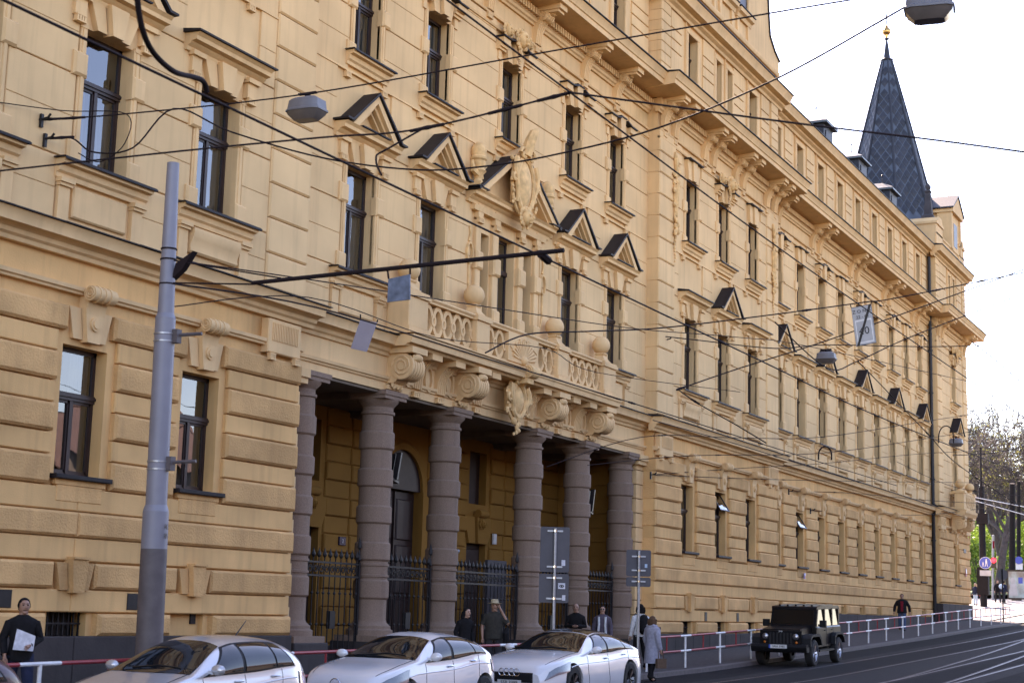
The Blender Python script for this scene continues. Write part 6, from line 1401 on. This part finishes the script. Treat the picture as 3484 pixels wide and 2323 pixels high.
lamp(705, 252, 27.2, 'grey hanging street lamp in front of the left quoins'); lamp(2135, 18, 22.6, 'grey hanging street lamp high above the spire', 1.05, .15)
lamp(1898, 822, 53.5, 'grey hanging street lamp in front of a small pediment'); lamp(2196, 1016, 77, 'grey hanging street lamp beside the tower pier')
# ------------------------------------------------------------------ sign posts seen from behind
def rsheet(mb, x0, x1, y, z0, z1, r=.05, t=.02):
    pts = []
    for cx_, cz_, a in ((x1-r, z1-r, 0), (x0+r, z1-r, PI/2), (x0+r, z0+r, PI), (x1-r, z0+r, 3*PI/2)):
        pts += [(cx_+r*math.cos(a+PI/2*k/4), cz_+r*math.sin(a+PI/2*k/4)) for k in range(5)]
    mb.prism(pts, 'y', y, y+t)
def signpost(Xp, Yp, zt, boards, label, yaw):
    zg = G(Xp); T = thing('sign_post', (Xp, Yp, zg), label, 'sign post'); R_ = Matrix.Translation((Xp, Yp, 0)) @ Matrix.Rotation(yaw, 4, 'Z')
    mb = MB(); mb.tube([(0, 0, zg-.1), (0, 0, zt)], .038, 10); build('post', mb.xf(R_), 'galv', T)
    for (x0, x1, z0, z1, brs) in boards:
        mb = MB(); rsheet(mb, x0, x1, .06, z0, z1); b = build('sign_back', mb.xf(R_), 'signback', T)
        for zb in brs:
            mb = MB(); mb.box(-.19, .19, .03, .065, zb-.02, zb+.02); build('clip', mb.xf(R_), 'galv', b)
            mb = MB(); mb.tube([(0, 0, zb-.025), (0, 0, zb+.025)], .05, 10); build('clamp', mb.xf(R_), 'chrome', b)
    return T, R_
T, R_ = signpost(35.45, -3.2, 3.98, [(-.36, .36, 2.92, 4.02, (3.92, 3.05)), (-.37, .36, 2.18, 2.88, (2.78, 2.28))], 'sign post with two stacked grey sign backs before the portico', -1.05)
for x0, z0, w_, h_ in ((.17, 3.08, .09, .14), (.10, 2.52, .17, .14), (.20, 2.24, .08, .13)):
    mb = MB(); mb.box(x0, x0+w_, .052, .058, z0, z0+h_); build('sticker', mb.xf(R_), 'paper', T)
mb = MB(); ring(mb, .185, 2.585, .06, .035, .02, .046, .052, 16); mb.sphere((.185, .05, 2.585), .018, 8, 6, (1, .3, 1)); build('sticker_print', mb.xf(R_), 'black', T)
T, R_ = signpost(40.85, -3.2, 3.68, [(-.34, .34, 2.98, 3.70, (3.52, 3.14)), (-.34, .34, 2.70, 2.95, (2.84,))], 'sign post with square and narrow grey sign backs beside the end pier', -1.05)
mb = MB(); mb.box(.17, .24, .052, .058, 3.22, 3.32); build('sticker', mb.xf(R_), 'paleblue', T)
# ------------------------------------------------------------------ far square: poles, signs, signal, poster
def groundpt(px, py, d): return atD(px, py, d)
pA = groundpt(2260, 1400, 122); pA.z = G(pA.x)-.03
T = thing('wide_pole', pA, 'wide dark street pole with cabinet and round blue sign at the far crossing', 'pole')
mb = MB(); mb.tube([pA+Vector((0, 0, -.4)), pA+Vector((0, 0, 6.2)), pA+Vector((0, 0, 9.2))], [.27, .25, .20], 14); mb.tube([pA+Vector((0, 0, 9.2)), pA+Vector((.1, 0, 12.3))], [.10, .06], 8); build('shaft', mb, 'poleblack', T)
mb = MB(); mb.box(pA.x-.3, pA.x+.3, pA.y-.42, pA.y+.42, pA.z+.9, pA.z+3.0); build('cabinet', mb, 'poleblack', T)
mb = MB(); mb.box(pA.x-.3, pA.x+.3, pA.y-.5, pA.y+.4, pA.z+6.3, pA.z+7.1); build('box', mb, 'poleblack', T)
bs = groundpt(2263, 1292, 121.4); RS = Matrix.Translation(bs) @ Matrix.Rotation(-PI/2, 4, 'Z')
mb = MB(); mb.lathe([(0, .01), (.46, .01), (.46, -.01)], 0, 0, 28); mb.xf(RS @ Matrix.Rotation(PI/2, 4, 'X')); build('sign_rim', mb, 'white', T)
mb = MB(); mb.lathe([(0, .02), (.43, .02)], 0, 0, 28); mb.xf(RS @ Matrix.Rotation(PI/2, 4, 'X')); build('sign_face', mb, 'blue', T)
mb = MB()
for x, h_ in ((.08, .56), (-.16, .34)):
    z0 = -.28; mb.sphere((x, -.03, z0+h_*.92), h_*.1, 8, 6, (1, .2, 1)); mb.prism([(x-h_*.13, z0+h_*.45), (x+h_*.13, z0+h_*.45), (x+h_*.11, z0+h_*.8), (x-h_*.11, z0+h_*.8)], 'y', -.035, -.025)
    for s in (-1, 1): mb.prism([(x+s*h_*.02, z0+h_*.45), (x+s*h_*.10, z0+h_*.45), (x+s*h_*.2, z0), (x+s*h_*.12, z0)][::s], 'y', -.035, -.025)
build('pictogram', mb.xf(RS), 'white', T)
mb = MB(); mb.box(-.42, .42, -.02, .02, -.98, -.56); build('sub_plate', mb.xf(RS), 'signpale', T)
for i, (px, py, tp, d, r) in enumerate(((2325, 1392, 1110, 138, .30), (2340, 1392, 1105, 142, .2))):
    b_ = groundpt(px, py, d); b_.z = G(b_.x)-.05; t_ = groundpt(px, tp, d); T = thing('street_pole', b_, 'dark street pole standing behind the lit poster stand' if i == 0 else 'thinner dark pole with small blue sign behind the poster stand', 'pole')
    mb = MB(); mb.tube([b_, t_], [r, r*.8], 12); build('shaft', mb, 'poleblack', T)
    if i:
        q = groundpt(2340, 1286, d-.5); mb = MB(); mb.lathe([(0, .01), (.34, .01), (.34, -.01)], 0, 0, 20); mb.xf(Matrix.Translation(q) @ Matrix.Rotation(-PI/2, 4, 'Z') @ Matrix.Rotation(PI/2, 4, 'X')); build('sign_face', mb, 'blue', T); q = groundpt(2341, 1300, d-.5); mb = MB(); mb.box(q.x, q.x+.03, q.y-.3, q.y+.3, q.z-.28, q.z+.28); build('sub_plate', mb, 'white', T)
b_ = groundpt(2280, 1368, 132); b_.z = G(b_.x)-.05; t_ = groundpt(2281, 1228, 132); T = thing('traffic_signal', b_, 'slim pale traffic signal post showing a red light', 'traffic light')
mb = MB(); mb.tube([b_, t_], .10, 8); build('post', mb, 'galv', T)
q = groundpt(2283, 1292, 131.6); mb = MB(); mb.box(q.x-.15, q.x+.15, q.y-.22, q.y+.22, q.z-.42, q.z+.42); build('housing', mb, 'black', T)
M['redlight'] = mat('red_signal_light', (.8, .02, .02), .3, var=0, emis=(1, .02, .03), estr=1.6)
mb = MB(); mb.sphere((q.x-.16, q.y, q.z+.2), .2, 12, 8, (.35, 1, 1)); build('red_lens', mb, 'redlight', T)
q = groundpt(2282, 1250, 131.6); mb = MB(); mb.box(q.x-.1, q.x+.1, q.y-.06, q.y+.06, q.z-.3, q.z+.3); build('backboard', mb, 'redcloth', T)
c_ = groundpt(2335, 1342, 132); T = thing('poster_stand', groundpt(2335, 1393, 132), 'glass-fronted poster stand with blue figure poster at the far square', 'poster stand')
mb = MB(); mb.box(c_.x, c_.x+.25, c_.y-.75, c_.y+.75, c_.z-1.2, c_.z+1.2); mb.box(c_.x+.02, c_.x+.22, c_.y-.35, c_.y+.45, min(c_.z-2.1, G(c_.x)-.05), c_.z-1.2); build('case', mb, 'black', T)
M['posterface'] = mat('poster_print', (.30, .42, .42), .3, var=.5, vscale=1.2, col2=(.16, .14, .12)); mb = MB(); mb.box(c_.x-.02, c_.x-.002, c_.y-.64, c_.y+.64, c_.z-1.08, c_.z+1.08); build('poster', mb, 'posterface', T)
mb = MB(); mb.sphere((c_.x-.03, c_.y+.28, c_.z+.32), .22, 10, 8, (.1, 1, 1.2)); mb.prism([(c_.y-.1, c_.z-.9), (c_.y+.58, c_.z-.9), (c_.y+.5, c_.z+.1), (c_.y+.05, c_.z+.1)], 'x', c_.x-.035, c_.x-.022); build('poster_figure', mb, 'signpale', T)
mb = MB(); mb.box(c_.x-.03, c_.x-.022, c_.y-.5, c_.y-.15, c_.z+.1, c_.z+.6); build('poster_patch', mb, 'blue', T)
b_ = onY(2303, 1470, -3.0); zg_ = G(97.2); T = thing('sign_post', (97.2, -3.07, zg_), 'thin dark sign post with grey disc back at the kerb corner', 'sign post'); mb = MB(); mb.tube([(97.2, -3.07, zg_-.1), (97.2, -3.07, zg_+3.1)], .04, 8); build('post', mb, 'poleblack', T)
mb = MB(); mb.lathe([(0, .01), (.32, .01), (.32, -.01), (0, -.01)], 0, 0, 24); mb.xf(Matrix.Translation((97.25, -3.07, zg_+2.75)) @ Matrix.Rotation(-PI/2+.2, 4, 'Z') @ Matrix.Rotation(PI/2, 4, 'X')); build('sign_back', mb, 'signback', T)
# small enamel plates on the building
q = onY(2219, 1314, -.52); o_ = flatbox('street_plate', q.x-.2, q.x+.2, -.54, -.515, q.z-.25, q.z+.25, 'red', 'small red and white enamel plate low on the tower front', 'plate'); mb = MB(); mb.box(q.x-.16, q.x+.16, -.546, -.541, q.z-.06, q.z+.2); build('white_field', mb, 'white', o_)
q = onY(2216, 1265, -.52); flatbox('street_plate', q.x-.35, q.x+.35, -.54, -.515, q.z-.12, q.z+.12, 'signback', 'narrow dark plate above the red plate on the tower', 'plate')
q = onY(1848, 1322, -.1); o_ = flatbox('street_plate', q.x-.12, q.x+.12, -.125, -.10, q.z-.12, q.z+.12, 'blue', 'tiny blue and red plate on a ground floor window apron', 'plate'); mb = MB(); mb.box(q.x-.08, q.x+.08, -.132, -.126, q.z-.09, q.z); build('red_field', mb, 'red', o_)
# hooks on the wall
for px, py, yy in ((96, 275, -.44), (104, 320, -.44), (1495, 1090, -.5), (1812, 1128, -.08), (1862, 1172, -.08), (1530, 780, -.42)):
    q = onY(px, py, yy); mb = MB(); mb.box(q.x-.03, q.x+.03, q.y-.02, q.y+.03, q.z-.14, q.z+.1); mb.tube([q, q+Vector((0, -.14, .02)), q+Vector((0, -.2, .08))], .022, 6); bpart('wall_hook', mb, 'iron')
# ------------------------------------------------------------------ trees and shrubs of the far park
M['bark'] = mat('grey_brown_bark', (.085, .065, .06), .9, var=.3, vscale=4, bump=.4, bscale=10)
M['twig'] = mat('twig_bark', (.075, .058, .052), .9, var=0)
def leafmat(n, c):
    m = bpy.data.materials.new(n); m.use_nodes = True; t = m.node_tree; b = t.nodes['Principled BSDF']; b.inputs['Roughness'].default_value = .6
    tr = t.nodes.new('ShaderNodeBsdfTranslucent'); mx = t.nodes.new('ShaderNodeMixShader'); mx.inputs[0].default_value = .45; oi = t.nodes.new('ShaderNodeNewGeometry'); n_ = t.nodes.new('ShaderNodeTexNoise'); n_.inputs['Scale'].default_value = 1.1
    r = t.nodes.new('ShaderNodeValToRGB'); r.color_ramp.elements[0].color = (*[v*.55 for v in c], 1); r.color_ramp.elements[1].color = (*[min(1, v*1.35) for v in c], 1); r.color_ramp.elements[0].position = .35; r.color_ramp.elements[1].position = .65
    t.links.new(oi.outputs['Position'], n_.inputs['Vector']); t.links.new(n_.outputs['Fac'], r.inputs[0]); t.links.new(r.outputs[0], b.inputs['Base Color']); t.links.new(r.outputs[0], tr.inputs[0])
    o = t.nodes['Material Output']; t.links.new(b.outputs[0], mx.inputs[1]); t.links.new(tr.outputs[0], mx.inputs[2]); t.links.new(mx.outputs[0], o.inputs[0]); return m
M['leaf'] = leafmat('fresh_leaves', (.16, .26, .035)); M['bud'] = leafmat('spring_buds', (.20, .20, .06))
def leaf(mb, p, s, rnd):
    a = Vector((rnd.gauss(0, 1), rnd.gauss(0, 1), rnd.gauss(0, 1))).normalized(); b = a.orthogonal().normalized(); c = a.cross(b)
    mb.add([p-b*s, p+c*s*.5, p+b*s, p-c*s*.5], [(0,1,2,3)])
def tree(X, Yv, h, seed, label, budf=.5, sp=1.0):
    rnd = random.Random(seed); zg = G(X); T = thing('bare_tree', (X, Yv, zg), label, 'tree', 'bare spring trees of the far park')
    limb = MB(); tw = MB(); bd = MB()
    def grow(p, d, L, r, lev):
        n = 4 if lev < 3 else 3; pts = [p]; dd = d.copy(); q = p.copy()
        for i in range(n):
            dd = (dd+Vector((rnd.gauss(0, .17), rnd.gauss(0, .17), rnd.gauss(0, .11)+(.05 if lev < 3 else -.02)))).normalized(); q = q+dd*(L/n); pts.append(q.copy())
        rs = [r*(1-.45*i/n) for i in range(n+1)]
        (limb if lev < 3 else tw).tube(pts, rs, 8 if lev == 0 else (6 if lev < 3 else 3), False)
        if lev >= 6:
            if rnd.random() < budf:
                for k in range(2): leaf(bd, pts[-1]+Vector((rnd.gauss(0, .12), rnd.gauss(0, .12), rnd.gauss(0, .12))), rnd.uniform(.07, .13), rnd)
            return
        nb = (4, 4, 4, 3, 3, 3)[lev]
        for k in range(nb):
            t = rnd.uniform(.45, 1.0) if lev else rnd.uniform(.55, 1.0); i = min(n-1, int(t*n)); pp = pts[i].lerp(pts[i+1], t*n-i)
            az = rnd.uniform(0, 2*PI); sp_ = rnd.uniform(.45, 1.0)*sp; e = dd.orthogonal().normalized(); f = dd.cross(e); nd = (dd*math.cos(sp_)+(e*math.cos(az)+f*math.sin(az))*math.sin(sp_)); nd.z += .12; nd.normalize()
            grow(pp, nd, L*rnd.uniform(.58, .80), max(.030, rs[i]*rnd.uniform(.5, .68)), lev+1)
    grow(Vector((X, Yv, zg-.2)), Vector((rnd.uniform(-.1, .1), rnd.uniform(-.1, .1), 1)).normalized(), h*.32, h*.018, 0)
    build('trunk', limb, 'bark', T, False); build('crown', tw, 'twig', T, False); tag(build('buds', bd, 'bud', T, False), kind='stuff')
for i, (px, d, h, s_, lab) in enumerate(((2262, 165, 24, 3, 'tall bare plane tree right behind the corner tower'), (2330, 152, 19, 8, 'bare tree with long reaching limb at the edge of the view'), (2300, 190, 22, 21, 'bare tree standing deep in the park between the others'), (2375, 175, 23, 35, 'bare tree at the far end of the square'), (2235, 200, 20, 44, 'bare tree hidden behind the tower balcony'), (2285, 148, 17, 52, 'smaller bare tree behind the traffic light'), (2345, 205, 24, 61, 'broad bare tree far behind the poster stand'))):
    q = atD(px, 1385, d); tree(q.x, q.y, h*1.45, s_, lab, .55)
mb = MB(); rows = []
for i in range(13):
    xx = 215+i*16; rows.append([(xx+6*math.sin(j*1.7), -40+j*14, G(xx)-1+(22*math.sin(min(1, i/7)*PI/2)+1.5*math.sin(i*1.3+j*2.1))*min(1, .25+j*.16)) for j in range(14)])
mb.grid(rows, True); M['hill'] = mat('wooded_hill', (.030, .027, .016), .95, var=.6, vscale=.35, spec=.1); tag(build('hill', mb, 'hill'), kind='structure')
wd = MB(); rw_ = random.Random(4)
for i in range(5200):
    a, b = rw_.uniform(0, 9.9), rw_.uniform(2, 12.9); i0, j0 = int(a), int(b); p_ = Vector(rows[i0][j0]).lerp(Vector(rows[i0+1][j0+1]), rw_.random()); h_ = rw_.uniform(3, 8); q_ = p_+Vector((rw_.gauss(0, .8), rw_.gauss(0, .8), h_))
    wd.tube([p_, q_], [.09, .02], 3, False)
    for k in range(3):
        t_ = p_.lerp(q_, rw_.uniform(.4, 1)); wd.tube([t_, t_+Vector((rw_.gauss(0, 1.2), rw_.gauss(0, 1.2), rw_.uniform(.2, 1.8)))], [.04, .015], 3, False)
tag(build('woodland', wd, 'twig', None, False), 'far brown leafless wood covering the hillside', 'woodland', kind='stuff')
def shrub(X, Yv, r, hz, seed, label):
    rnd = random.Random(seed); zg = G(X)+.2; T = thing('leafy_shrub', (X, Yv, zg), label, 'shrub', 'fresh green shrubs of the far park'); st = MB(); lf = MB()
    cl = [(Vector((X+rnd.gauss(0, r*.45), Yv+rnd.gauss(0, r*.45), zg+hz*rnd.uniform(.25, .9))), r*rnd.uniform(.25, .5)) for _ in range(13)]
    for c, q in cl:
        st.tube([Vector((X, Yv, zg-.2)), Vector((X, Yv, zg)).lerp(c, .5)+Vector((0, 0, .2)), c], [.07, .05, .02], 5, False)
        for k in range(230):
            v = Vector((rnd.gauss(0, 1), rnd.gauss(0, 1), rnd.gauss(0, 1))); v = v.normalized()*q*rnd.uniform(.5, 1.05)**.6; leaf(lf, c+v, rnd.uniform(.10, .2), rnd)
    build('stem', st, 'bark', T, False); build('crown', lf, 'leaf', T, False)
SL = ['bright green shrub beside the tower corner', 'low bright green shrub left of the wide dark pole', 'rounded green shrub behind the red traffic light', 'dense green shrub between the dark poles', 'green shrub rising behind the poster stand', 'tall green shrub at the right end of the square', 'deep green shrub under the bare trees', 'broad green shrub behind the crossing']
for i, (px, d, r, hz) in enumerate(((2240, 160, 2.6, 5.0), (2252, 150, 2.2, 3.2), (2290, 158, 3.0, 5.2), (2312, 168, 3.2, 6.0), (2338, 160, 3.0, 5.5), (2360, 165, 3.4, 6.5), (2275, 178, 3.6, 6.5), (2225, 175, 3.2, 5.5))):
    q = atD(px, 1385, d); shrub(q.x, q.y, r*1.1, hz*1.45, 50+i, SL[i])
# ------------------------------------------------------------------ row across the street: unseen behind the viewpoint, added for window reflections and bounced light
M['cream'] = mat('grey_brown_render', (.17, .135, .105), .85, var=.1, vscale=.5); M['tile'] = mat('red_roof_tile', (.12, .06, .042), .8, var=.25, vscale=2)  # wall colour kept dark so the lower panes opposite mirror it dark
OB = thing('unseen_facing_house', (40, -43, G(40)), 'unseen row house across the street, added for window reflections and bounced light', 'building')
mb = MB(); mb.box(-40, 150, -54, -42, -2, 9.5); build('wall', mb, 'cream', OB)
mb = MB(); mb.prism([(-41.4, 9.5), (-48, 13.5), (-54.6, 9.5)], 'x', -40, 150); build('roof', mb, 'tile', OB)
for i in range(56):
    for z in (1.8, 5.6):
        x = -38+i*3.35; mb = MB() if (i == 0 and z == 1.8) else None
        if mb is not None: mb.box(0, 1.2, -42.02, -41.9, 0, 2.1); OWM = mesh_of('window', mb, 'carglass')
        o = bpy.data.objects.new('window', OWM); COL.objects.link(o); o.location = Vector((x, 0, z))-base_of(OB); o.parent = OB
